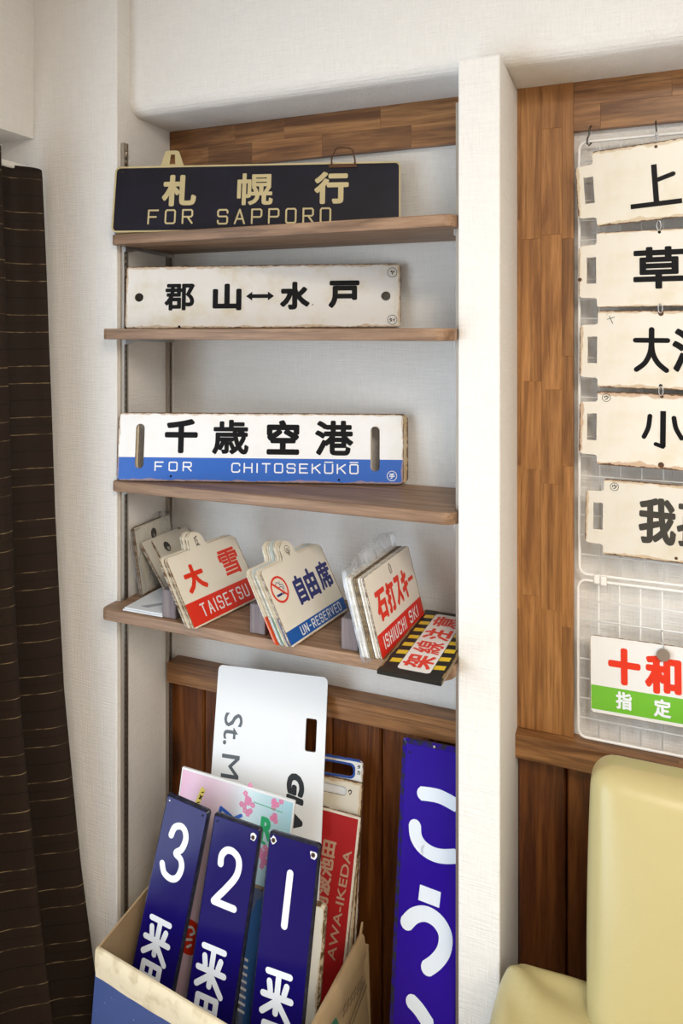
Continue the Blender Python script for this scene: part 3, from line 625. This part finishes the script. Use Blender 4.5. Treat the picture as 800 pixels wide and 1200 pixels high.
letters(t, stroke2d([(.047, .482), (.052, .484)], .0010)+stroke2d([(.050, .491), (.056, .497)], .0014)+stroke2d([(.0515, .498), (.0545, .491)], .0012)+stroke2d([(.054, .504), (.059, .506)], .0010), M_black, 'tag_mark', y=-.0007)
disc(t, 'red_disc', .0660, .2290, .0330, M_red, y=-.0005, n=28)
letters(t, stroke2d([(.062, .246), (.072, .248), (.078, .240), (.070, .234)], .0024, curve=True)+stroke2d([(.060, .222), (.074, .226)], .0024)+stroke2d([(.066, .210), (.074, .216)], .0024), M_white, 'white_mark', y=-.0009)
# three long boards at the right of the box
W = .14
H = .5887; t = thing_at('route_sign', pose((-.6502, 1.3075, .022), 5.9, 9.1, -.2), 'white sign with blue top edge and long slot, rearmost at the right of the box', 'sign')
slab('sign_plate', rrect(0, 0, W, H, .012), [rrect(.030, .5535, .118, .5760, .009)], .0035, enamel('white_blue_rim_enamel', W, H, (.74, .76, .78), wear=.0025, rim=(.03, .08, .30)), t)
slab('slot_border', rrect(.026, .5495, .122, .5800, .011), [rrect(.030, .5535, .118, .5760, .009)], .0004, plain('blue_enamel_paint', (.02, .07, .30), .3), t, y0=-.0006)
slab('blue_top_edge', [(.0, H-.012), (.0015, H-.006), (.012, H-.0002), (W-.012, H-.0002), (W-.004, H-.005), (W-.012, H-.0045), (.012, H-.0045)], [], .0004, plain('blue_edge_paint', (.02, .07, .30), .3), t, y0=-.0006)
letters(t, text2d('カ', .126, .560, .133, .568, .0003)+text2d('タ', .126, .571, .133, .579, .0003), M_black, 'handwritten_mark')
H = .5505; t = thing_at('route_sign', pose((-.6586, 1.2975, .0245), 4.7, 9.7, -1.2), 'yellowed cream sign with a slot and rusty edge, between the blue edged and red signs', 'sign')
slab('sign_plate', rrect(0, 0, W, H, .010), [rrect(.030, .5180, .105, .5360, .007)], .0035, enamel('yellowed_enamel', W, H, (.66, .61, .50), wear=.0035, rim=(.36, .29, .19)), t)
letters(t, text2d('ウ', .109, .523, .117, .534, .0004), M_black, 'handwritten_mark')
H = .4948; t = thing_at('route_sign', pose((-.6772, 1.2804, .0325), 6.2, 9.7, -4.2), 'red sign with a white border and beige AWA-IKEDA lettering, right side of the box', 'sign')
slab('sign_plate', rrect(0, 0, W, H, .008), [], .0035, enamel('red_white_border_enamel', W, H, (.40, .018, .020), wear=.0016, rim=(.70, .64, .52), bd=.0065, bdc=(.74, .69, .58), stain=(.5, .3, .2)), t)
up = lambda x0, z0: (lambda q: (x0-q[1], z0+q[0]))                   # text read from bottom to top
M_beige = plain('beige_print', (.46, .29, .20), .5)
letters(t, text2d('AWA-IKEDA', 0, 0, .205, .0170, .0003), M_beige, tr=lambda q: (.1165-q[1]+q[0]*.055, .222+q[0]))
letters(t, text2d('阿波池田', 0, 0, .135, .030, .0012), M_beige, tr=lambda q: (.0890-q[1]+q[0]*.04, .300+q[0]))
# tall blue sign standing on the floor
W, H = .1304, .7059
t = rim_plate(pose((-.4111, 1.2107, .001), -.5, 14.5, 1.4), W, H, enamel('ultramarine_enamel', W, H, (.020, .002, .27), wear=.0004, edge=(.03, .03, .04), rim=(.03, .012, .25), rough=.12, age=0, spec=.22), 'tall ultramarine enamel sign with white hiragana, leaning in the niche beside the pillar', .012, .006, .009)
M_w2 = plain('white_enamel_letter', (.78, .84, .92), .25)
p = stroke2d([(.0421, .6150), (.0789, .6168), (.1143, .6080)], .0122, False, True)+stroke2d([(.0335, .5590), (.0365, .5400), (.0480, .5260), (.0679, .5180), (.0900, .5175), (.1158, .5235)], .0122, False, True)
p += stroke2d([(.0475, .4490), (.0880, .4455)], .0130, False)+stroke2d([(.0245, .3920), (.0400, .4090), (.0620, .4170), (.0850, .4110), (.1000, .3930), (.0985, .3680), (.0850, .3470), (.0670, .3310)], .0130, False, True)
p += stroke2d([(.0408, .2740), (.0560, .2650), (.0748, .2480)], .0122, False, True)
letters(t, p, M_w2)
disc(t, 'nail_hole', .017, .6830, .0022, M_dark); disc(t, 'nail_hole', .066, .7010, .0022, M_steel)
# ------------------------------------------------------------------ cardboard box
def panel(name, quad, th, m, parent, inward):
    """quad = 4 corner points (bottom a, bottom b, top b, top a); thickness towards 'inward'"""
    q = [Vector(v) for v in quad]; d = Vector(inward)*th; V = q+[v+d for v in q]
    bm = bmesh.new(); vs = [bm.verts.new(v) for v in V]
    for f in ((0, 1, 2, 3), (7, 6, 5, 4), (0, 4, 5, 1), (1, 5, 6, 2), (2, 6, 7, 3), (3, 7, 4, 0)): bm.faces.new([vs[i] for i in f])
    bmesh.ops.recalc_face_normals(bm, faces=bm.faces); return bmo(name, bm, m, parent)
m, nt, bs = mat('corrugated_cardboard'); v = coords(nt); n = noi(nt, v, 12, 5, .6); wv = nt.nodes.new('ShaderNodeTexNoise')
link(nt, coords(nt, (260, 260, 3)), wv.inputs['Vector']); wv.inputs['Scale'].default_value = 1
put(nt, bs.inputs['Base Color'], mix(nt, n, (.36, .24, .12), (.50, .36, .20))); bs.inputs['Roughness'].default_value = .85; bump(nt, bs, wv.outputs[0], .3, .001); M_card = m
m, nt, bs = mat('blue_printed_cardboard'); v = coords(nt)
put(nt, bs.inputs['Base Color'], mix(nt, step(nt, noi(nt, v, 70, 3), .70, .74), mix(nt, noi(nt, v, 5, 3), (.030, .055, .17), (.042, .072, .21)), (.45, .48, .55))); bs.inputs['Roughness'].default_value = .5; M_blue = m
m, nt, bs = mat('worn_cream_cardboard'); v = coords(nt)
put(nt, bs.inputs['Base Color'], mix(nt, step(nt, noi(nt, v, 35, 5), .45, .75), (.66, .56, .38), (.48, .38, .23))); bs.inputs['Roughness'].default_value = .8; bump(nt, bs, noi(nt, v, 60, 4), .4, .001); M_strip = m
BX = empty('cardboard_box', (-.71, 1.19, 0)); tag(BX, 'open cardboard box with blue front holding the enamel signs', 'box'); L = BX.location
FLt, FRt, BRt, BLt = (-.925, 1.078, .350), (-.494, 1.016, .352), (-.498, 1.345, .302), (-.935, 1.384, .350)
FLb, FRb, BRb, BLb = (-.952, 1.072, .002), (-.490, 1.010, .002), (-.490, 1.385, .002), (-.952, 1.385, .002)
s = lambda *p: [tuple(Vector(q)-L) for q in p]
panel('front_panel', s(FLb, FRb, FRt, FLt), .004, M_blue, BX, (0.1, 1, 0))
panel('side_panel', s(BLb, FLb, FLt, BLt), .004, M_card, BX, (1, 0, 0))
panel('side_panel', s(FRb, BRb, BRt, FRt), .004, M_card, BX, (-1, 0, 0))
panel('back_panel', s(BRb, BLb, (-.935, 1.384, .25), (-.497, 1.384, .25)), .004, M_card, BX, (0, -1, 0))
panel('bottom_panel', s(FLb, FRb, BRb, BLb), .004, M_card, BX, (0, 0, 1))
# torn bare strip folded over the front edge, with an uneven lower edge
N = 26; V = []; F = []
for i in range(N+1):
    u = i/N; a = Vector(FLt).lerp(Vector(FRt), u); wob = .0025*math.sin(u*19)+.002*mnoise.noise((u*9, 0, 0)); low = .052+.004*mnoise.noise((u*6, 3, 0))
    V += [(a.x-.001, a.y-.0028+wob*.4, a.z-low), (a.x-.001, a.y-.0052+wob*.4, a.z-low*.5), (a.x-.001, a.y-.0040+wob*.4, a.z-.003), (a.x, a.y+.002, a.z+.0025), (a.x, a.y+.0065, a.z-.004), (a.x, a.y+.0068, a.z-.016)]
for i in range(N):
    for k in range(5): a = i*6+k; F.append((a, a+6, a+7, a+1))
V = [tuple(Vector(q)-L) for q in V]; mobj('front_rim', V, F, M_strip, BX, True)
V = []; F = []
for i in range(N+1):
    u = i/N; a = Vector(FRt).lerp(Vector(BRt), u); w = .004*mnoise.noise((u*8, 5, 0)); dz = -.010 if u > .96 else 0
    V += [(a.x+.003+w, a.y, a.z-.055+w), (a.x+.010+w, a.y, a.z-.040), (a.x+.006+w, a.y, a.z-.004), (a.x-.001, a.y, a.z+.004+w), (a.x-.006, a.y, a.z-.004), (a.x-.006, a.y, a.z-.020)]
for i in range(N):
    for k in range(5): a = i*6+k; F.append((a, a+6, a+7, a+1))
V = [tuple(Vector(q)-L) for q in V]; mobj('side_rim', V, F, M_card, BX, True)
V = [(-.4975, 1.335, .300), (-.4965, 1.350, .322), (-.4990, 1.357, .301), (-.5010, 1.335, .300), (-.5005, 1.350, .321), (-.5030, 1.357, .301)]
mobj('torn_corner', s(*V), [(0, 1, 2), (5, 4, 3), (0, 3, 4, 1), (1, 4, 5, 2), (2, 5, 3, 0)], M_card, BX)
def side_print(name, pts, w, m):          # flat print on the outer face of the right side panel, coordinates (depth, height)
    pol = []
    for l in pts: pol += stroke2d(l, w)
    V = []; F = []
    for p in pol:
        k = len(V); V += [(-.4888-L.x+random.random()*.00005-(z-.15)*.008, y-L.y, z) for y, z in p]; F.append(tuple(range(k, k+len(p))))
    mobj(name, V, F, m, BX)
M_pg = plain('green_box_print', (.03, .16, .09), .7); M_pk = plain('dark_box_print', (.06, .04, .03), .7)
side_print('green_arc', [[(1.165+.035*math.cos(R_(a)), .235+.045*math.sin(R_(a))) for a in range(-20, 110, 10)]], .005, M_pg)
side_print('box_marks', [[(1.225+.018*i, .245-.005*i+.011*j), (1.235+.018*i, .249-.005*i+.011*j)] for i in range(6) for j in range(2)]+[[(1.24, .205), (1.34, .215)], [(1.25, .190), (1.35, .198)]], .0018, M_pk)
# ------------------------------------------------------------------ wire grid on the right wall
def grid_panel(x0, x1, z0, z1, nx0, nh, label):
    t = empty('wire_grid', (x0, 1.430, z0)); tag(t, label, 'grid'); w, h = x1-x0, z1-z0
    tube('frame', [(a, 0, b) for a, b in rrect(0, 0, w, h, .014, 5)], .0028, M_wire, t, closed=True, n=8)
    p = .0362; k = 1; ref = None
    while k*p < w-.01:
        if ref is None: ref = tube('wire', [(0, .0022, .001), (0, .0022, h-.001)], .0014, M_wire, t, n=6); o = ref
        else: o = ref.copy(); COL.objects.link(o); o.parent = t
        o.location = (k*p, 0, 0); k += 1
    ref = None; ph = h/nh
    for k in range(1, nh):
        if ref is None: ref = tube('wire', [(.001, -.0004, 0), (w-.001, -.0004, 0)], .0014, M_wire, t, n=6); o = ref
        else: o = ref.copy(); COL.objects.link(o); o.parent = t
        o.location = (0, 0, k*ph)
    return t
grid_panel(-.0915, .80, 1.043, 1.856, 0, 22, 'tall white wire grid holding the five black lettered white boards')
grid_panel(-.0935, .80, .736, 1.032, 0, 8, 'low white wire grid holding the white and green board')
t = empty('grid_clip', (-.0545, 1.430, 1.0375)); tag(t, 'white plastic clip joining the two wire grids near the wood post', 'clip')
box('clip_half', -.011, -.0005, -.007, .004, -.0085, .0085, M_wire, t, .002, 2, center=False); box('clip_half', .0005, .0115, -.007, .004, -.0105, .0065, M_wire, t, .002, 2, center=False)
# boards hanging on the grid
def tab_board(BL, yaw, roll, W, H, m, label, tabz=(.0175, .1150), slotz=(.0440, .0930)):
    th = thing_at('destination_board', pose(BL, yaw, 0, roll), label, 'sign'); r = .005
    a, b = tabz; P = rrect(0, 0, W, H, r, 4)
    # counter-clockwise: right-top, left-top, [tab], left-bottom, right-bottom
    tab = [(0, b+.003), (-.003, b), (-.026, b-.001), (-.031, b-.006), (-.0315, a+.006), (-.027, a+.001), (-.003, a), (0, a-.003)]
    out = P[:10]+tab+P[10:]
    s0, s1 = slotz; j = lambda: random.uniform(-.0006, .0006)
    hole = [(-.001, s1), (-.006, s1+j()), (-.012, s1-.0005+j()), (-.0175, s1+j()), (-.0175+j(), (s0+s1)/2), (-.0175, s0), (-.009, s0+j()), (-.001, s0)]
    slab('board_plate', out, [hole[::-1]], .0022, m, th)
    return th
BG = (.76, .72, .64)
def bm_(nm, H, wear, stain=(.45, .27, .10), bg=BG, spots=.03): return enamel(nm, .55, H, bg, wear=wear, stain=stain, x0=-.0315, spots=spots, age=.10, rim=(.35, .25, .14))
t = tab_board((-.0588, 1.3994, 1.6911), -.8, 3.8, .55, .1387, bm_('board_enamel_yellowed', .1387, .0030, (.50, .36, .18), (.76, .72, .63)), 'topmost white board on the wire grid, with a black upright and branch character')
letters(t, stroke2d([(.1018, .0990), (.1018, .0310)], .0046, False)+stroke2d([(.1030, .0700), (.1320, .0780)], .0040, False)+stroke2d([(.0590, .0285), (.1430, .0285)], .0044, False)+[circ(.132, .078, .0040, 10)], M_black)
disc(t, 'rivet', .1075, .1300, .0028, M_rust)
t = tab_board((-.0590, 1.3999, 1.5431), -.1, .4, .55, .1371, bm_('board_enamel_clean', .1371, .0014), 'second white board from the top of the wire grid, with a boxy black character')
letters(t, text2d('草', .0619, .0315, .1465, .1065, .0023), M_black); disc(t, 'hanging_hole', .1055, .1320, .0026, M_dark)
disc(t, 'rust_spot', -.0295, .052, .0035, M_rust)
t = tab_board((-.0584, 1.4001, 1.3971), -.1, -.4, .55, .1405, bm_('board_enamel_rusty_hole', .1405, .0026), 'third white board from the top of the wire grid, marked with a small thin cross')
p = stroke2d([(.0640, .0870), (.1165, .0870)], .0044, True)+stroke2d([(.0905, .1060), (.0905, .0850)], .0048)+stroke2d([(.0905, .0870), (.0885, .0660), (.0800, .0470), (.0660, .0345)], .0045, True, True)+stroke2d([(.0905, .0870), (.0925, .0650), (.1010, .0470), (.1150, .0340)], .0045, True, True)
p += text2d('湊', .1241, .0300, .2000, .1095, .0026); letters(t, p, M_black)
letters(t, stroke2d([(.0160, .1245), (.0285, .1285)], .0005)+stroke2d([(.0195, .1300), (.0255, .1170)], .0005), M_black, 'handwritten_mark')
disc(t, 'rust_spot', .1055, .1350, .0045, M_rust); disc(t, 'hanging_hole', .1060, .0065, .0030, M_dark)
t = tab_board((-.0594, 1.4000, 1.2558), .1, -.6, .55, .1343, bm_('board_enamel_rusty_base', .1343, .0034, (.42, .19, .05)), 'fourth white board from the top of the wire grid, rusty along its bottom edge')
p = stroke2d([(.0885, .0935), (.0860, .0730), (.0790, .0560)], .0040, True, True)+stroke2d([(.1100, .1035), (.1100, .0400)], .0047, False)+stroke2d([(.1100, .0400), (.0985, .0440)], .0036)+stroke2d([(.1275, .0920), (.1310, .0740), (.1400, .0570)], .0040, True, True)
letters(t, p, M_black); ring(t, .0150, .1230, .0070, .0009, M_black); letters(t, text2d('ウ', .0112, .1190, .0190, .1272, .0003), M_black, 'handwritten_mark')
disc(t, 'hanging_hole', .1075, .1290, .0030, M_rust); disc(t, 'rust_spot', .1075, .0075, .0050, M_rust)
t = tab_board((-.0490, 1.4000, 1.0930), .1, -.8, .55, .1376, bm_('board_enamel_grey', .1376, .0024, bg=(.70, .66, .58)), 'lowest white board on the upper wire grid, with faded dark grey characters')
letters(t, text2d('我', .0594, .0285, .1207, .1110, .0028)+text2d('孫', .1215, .0300, .1900, .1110, .0024), M_greyblk)
ring(t, .0180, .1245, .0070, .0009, M_black); letters(t, text2d('ウ', .0142, .1205, .0220, .1287, .0003), M_black, 'handwritten_mark'); disc(t, 'hanging_hole', .1215, .0080, .0028, M_rust)
W, H = .50, .1417
t = thing_at('seat_board', pose((-.0698, 1.4000, .8007), 0, 0, .6), 'white board with a green lower band and red characters, on the low wire grid', 'sign')
slab('board_plate', rrect(0, 0, W, H, .008), [], .0022, enamel('white_green_enamel', W, H, (.78, .77, .75), bands=[(.0065, .0507, (.16, .46, .035))], wear=.0006, age=.03, rim=(.6, .6, .58), bd=.0012, bdc=(.80, .79, .77)), t)
letters(t, text2d('十', .0308, .0585, .0854, .1251, .0036)+text2d('和', .0925, .0530, .1520, .1235, .0034), M_red)
letters(t, text2d('指', .0433, .0145, .0705, .0462, .0011)+text2d('定', .1064, .0122, .1345, .0445, .0011), M_white)
# hooks
def s_hook(loc, pts, r, m, label, name='wire_hook'):
    t = empty(name, loc); tag(t, label, 'hook'); tube('hook_wire', pts, r, m, t); return t
dk = plain('dark_steel_wire', (.09, .08, .07), .35, .8)
s_hook((-.074, 1.430, 1.856), [(.003, 0, .028), (.001, -.004, .024), (0, -.0045, .012), (-.003, -.0045, .004), (-.004, -.0055, -.004), (0, -.0060, -.009), (.004, -.0050, -.004)], .0018, dk, 'dark hook carrying the wire grid under the wood header, beside the post')
t = s_hook((.0405, 1.430, 1.856), [(0, 0, .026), (0, -.005, .018), (.001, -.006, .004)], .0014, dk, 'small chain from the wood header down to the topmost white board')
for i in range(4): tube('chain_link', [(.001+.0022*math.cos(a*1.047), -.030 if i > 1 else -.012-.009*i, -.001-.008*i+.0055*math.sin(a*1.047)) for a in range(6)], .0008, M_zinc, t, closed=True, n=5)
for z, x, lab in ((1.6875, .0445, 'small steel ring linking the topmost and second white boards'), (1.5405, .0470, 'small steel ring linking the second and third white boards'), (1.3940, .0480, 'small steel ring linking the third and fourth white boards')):
    t = empty('steel_ring', (x, 1.397, z)); tag(t, lab, 'ring'); tube('ring_wire', [(.0035*math.cos(R_(a)), -.0010, .0085*math.sin(R_(a))) for a in range(0, 360, 30)], .0009, M_zinc, t, closed=True, n=6)
t = s_hook((.0505, 1.430, .935), [(0, -.004, .024), (-.002, -.014, .021), (-.001, -.026, .014), (.002, -.033, .006), (0, -.033, -.003)], .0010, M_zinc, 'silver hook with a round disc above the red characters of the green band board')
V = []; n = 20
for y in (-.0325, -.0365): V += [(.001+.0112*math.cos(2*math.pi*i/n), y, -.0075+.0112*math.sin(2*math.pi*i/n)) for i in range(n)]
mobj('hook_disc', V, [tuple(range(n)), tuple(range(2*n-1, n-1, -1))]+[(i, n+i, n+(i+1) % n, (i+1) % n) for i in range(n)], M_zinc, t)
# ------------------------------------------------------------------ sofa
m, nt, bs = mat('cream_yellow_vinyl'); v = coords(nt)
put(nt, bs.inputs['Base Color'], mix(nt, noi(nt, v, 4, 3), (.44, .37, .17), (.52, .44, .21))); bs.inputs['Roughness'].default_value = .33
vo = nt.nodes.new('ShaderNodeTexVoronoi'); link(nt, v, vo.inputs['Vector']); vo.inputs['Scale'].default_value = 420; bump(nt, bs, vo.outputs['Distance'], .18, .0006); M_vinyl = m
def cushion(name, w, d, h, r, m, parent, loc, disp=None, cuts=44, rotx=0):
    bm = bmesh.new(); bmesh.ops.create_cube(bm, size=2); bmesh.ops.subdivide_edges(bm, edges=bm.edges, cuts=cuts, use_grid_fill=True)
    hx, hy, hz = w/2, d/2, h/2
    for v in bm.verts:
        q = Vector([math.copysign(abs(math.sin(c*math.pi/2)), c)*e for c, e in zip(v.co, (hx, hy, hz))])
        inn = Vector((max(-hx+r, min(hx-r, q.x)), max(-hy+r, min(hy-r, q.y)), max(-hz+r, min(hz-r, q.z))))
        dd = q-inn
        if dd.length > 1e-9: q = inn+dd.normalized()*r if (abs(dd.x) > 1e-9)+(abs(dd.y) > 1e-9)+(abs(dd.z) > 1e-9) > 1 or True else q
        if disp: q = disp(q)
        v.co = q
    bmesh.ops.recalc_face_normals(bm, faces=bm.faces)
    o = bmo(name, bm, m, parent, True); o.location = loc; o.rotation_euler = (rotx, 0, 0); return o
SF = empty('sofa', (.40, .85, 0)); tag(SF, 'pale yellow vinyl sofa in front of the dark wood panelling right of the pillar', 'sofa')
def d_back(q):
    w = Vector(q); k = 1-(q.x/.48)**2; w.y += -.034*max(0, 1-(q.x/.48)**6)*max(0, min(1, .5-q.y/.115))*(1-(q.z/.22)**2); w.x += -.006*math.cos(q.z*6)*(1 if q.x < 0 else -1); return w
cushion('backrest', .96, .115, .44, .038, M_vinyl, SF, (.02, .372, .580), d_back, rotx=-R_(12))
def d_seat(q):
    w = Vector(q); x, y = q.x+.60, .32-q.y                   # distance from the rear left corner
    if q.z > 0:
        rr = math.hypot(x, y); an = math.atan2(y, x); f = math.exp(-rr*3.2)
        w.z += .007*math.sin(an*9+rr*5+.6)*f*min(1, rr*9)-.010*math.exp(-((x-.075-y*.40)/.022)**2)*min(1, y*9)*math.exp(-y*2.5)
        w.z -= .012*math.exp(-x*22)*min(1, y*7)
    w.x -= .010*math.sin(q.y*9)*(1 if q.x < -.5 else 0); return w
cushion('seat', 1.18, .64, .14, .035, M_vinyl, SF, (-.006, .068, .386), d_seat, 54)
box('base', -.57, .56, -.22, .36, .06, .32, M_vinyl, SF, .01, 2, center=False)
for x in (-.52, .52):
    for y in (-.18, .32): box('leg', x-.02, x+.02, y-.02, y+.02, 0, .062, M_dark, SF, .003, 1, center=False)
# ------------------------------------------------------------------ curtain and its rail
m, nt, bs = mat('brown_striped_curtain_cloth'); v = coords(nt); x, y, z = sep(nt, v)
wob = ma(nt, 'MULTIPLY', ma(nt, 'SUBTRACT', noi(nt, coords(nt, (6, 6, 1)), 3, 2), .5), .004); zz = ma(nt, 'ADD', z, wob)
def line(off, w):
    f = ma(nt, 'FRACT', ma(nt, 'DIVIDE', ma(nt, 'ADD', zz, off+5), .110)); return ma(nt, 'LESS_THAN', ma(nt, 'ABSOLUTE', ma(nt, 'SUBTRACT', f, .5)), w)
lg = ma(nt, 'MAXIMUM', line(0, .007), line(.037, .007)); ld = ma(nt, 'MAXIMUM', line(.073, .010), line(.018, .005))
slub = step(nt, noi(nt, coords(nt, (40, 40, 8)), 1, 2), .38, .66)
c = mix(nt, noi(nt, coords(nt, (900, 900, 60)), 1, 1), (.014, .008, .005), (.026, .0155, .0095)); c = mix(nt, ma(nt, 'MULTIPLY', ld, .7), c, (.004, .003, .003))
c = mix(nt, ma(nt, 'MULTIPLY', lg, ma(nt, 'MULTIPLY_ADD', slub, .62, .12)), c, (.34, .25, .13))
put(nt, bs.inputs['Base Color'], c); bs.inputs['Roughness'].default_value = .7; bs.inputs['Specular IOR Level'].default_value = .2
CT = empty('curtain', (-1.18, 1.0, 1.86)); tag(CT, 'dark brown curtain with thin pale horizontal lines, gathered at the left', 'curtain'); L = CT.location
def edge_x(z):
    T = [(1.87, -1.190), (1.48, -1.176), (1.11, -1.157), (.73, -1.131), (.36, -1.087), (0, -1.031)]
    for (za, xa), (zb, xb) in zip(T, T[1:]):
        if z >= zb: return xb+(xa-xb)*(z-zb)/(za-zb)
    return T[-1][1]
NS, NZ = 130, 70; V = []; F = []
for j in range(NZ+1):
    z = 1.862-(1.862-.02)*j/NZ; tz = j/NZ
    for i in range(NS+1):
        s = i/NS; y = 1.212-.30*s; amp = .022+.026*tz; ph = 2*math.pi*(s*2.6+.02*math.sin(tz*5))
        x = edge_x(z)-.5*(1-math.exp(-s*3))*.03-amp*(1-math.cos(ph))*.9+.004*math.sin(ph*2.3+tz*7)+.014*max(0, min(1, (s-.3)*8))*(1-tz)
        y += .012*math.sin(ph*1.0+1.2)*tz
        V.append((x-L.x, y-L.y, z-L.z+.004*math.sin(ph*.5+1)+(-.016+.05*s if s < .25 else .018) if j == 0 else z-L.z))
for j in range(NZ):
    for i in range(NS): a = j*(NS+1)+i; F.append((a, a+1, a+NS+2, a+NS+1))
o = mobj('curtain_cloth', V, F, m, CT, True); sm = o.modifiers.new('thick', 'SOLIDIFY'); sm.thickness = .0016
t = empty('curtain_rail', (-1.236, 0, 1.853)); tag(t, 'white curtain rail end showing above the brown curtain', 'rail')
box('rail', -.004, .008, -1.3, 1.208, -.004, .010, plain('white_rail_plastic', (.78, .76, .70), .4), t, .002, 1, center=False)
for y in (-1.2, -.3, .6): box('rail_bracket', -.0135, .008, y-.01, y+.01, .010, .0795, M_wire, t, center=False)

# ------------------------------------------------------------------ groups of like things
for o in list(COL.objects):
    lb = o.get('label', '') if o.parent is None else ''
    if not lb or o.get('kind'): continue
    b = o.name.split('.')[0]
    g = {'wall_shelf': 'wooden shelves in the niche', 'shelf_standard': 'slotted shelf rails in the niche', 'wood_block': 'wood blocks holding up the plate stacks',
         'destination_sign': 'long destination signs standing on the shelves', 'platform_sign': 'enamel station signs standing on end', 'route_sign': 'long signs in the cardboard box',
         'plastic_bag': 'plastic bags around plates', 'destination_board': 'white boards hanging on the wire grid', 'wire_grid': 'white wire grids', 'wire_hook': 'hooks on the wire grid', 'steel_ring': 'steel rings between the white boards'}.get(b)
    if b == 'name_plate':
        g = 'plates of the TAISETSU stack' if 'TAISETSU' in lb and 'dusty' not in lb else 'plates of the UN-RESERVED stack' if 'UN-RESERVED' in lb else 'dusty plates at the left shelf end' if 'dusty' in lb else 'plates of the ski stack' if 'bag' in lb or 'ski' in lb.lower() else None
    if g: o['group'] = g
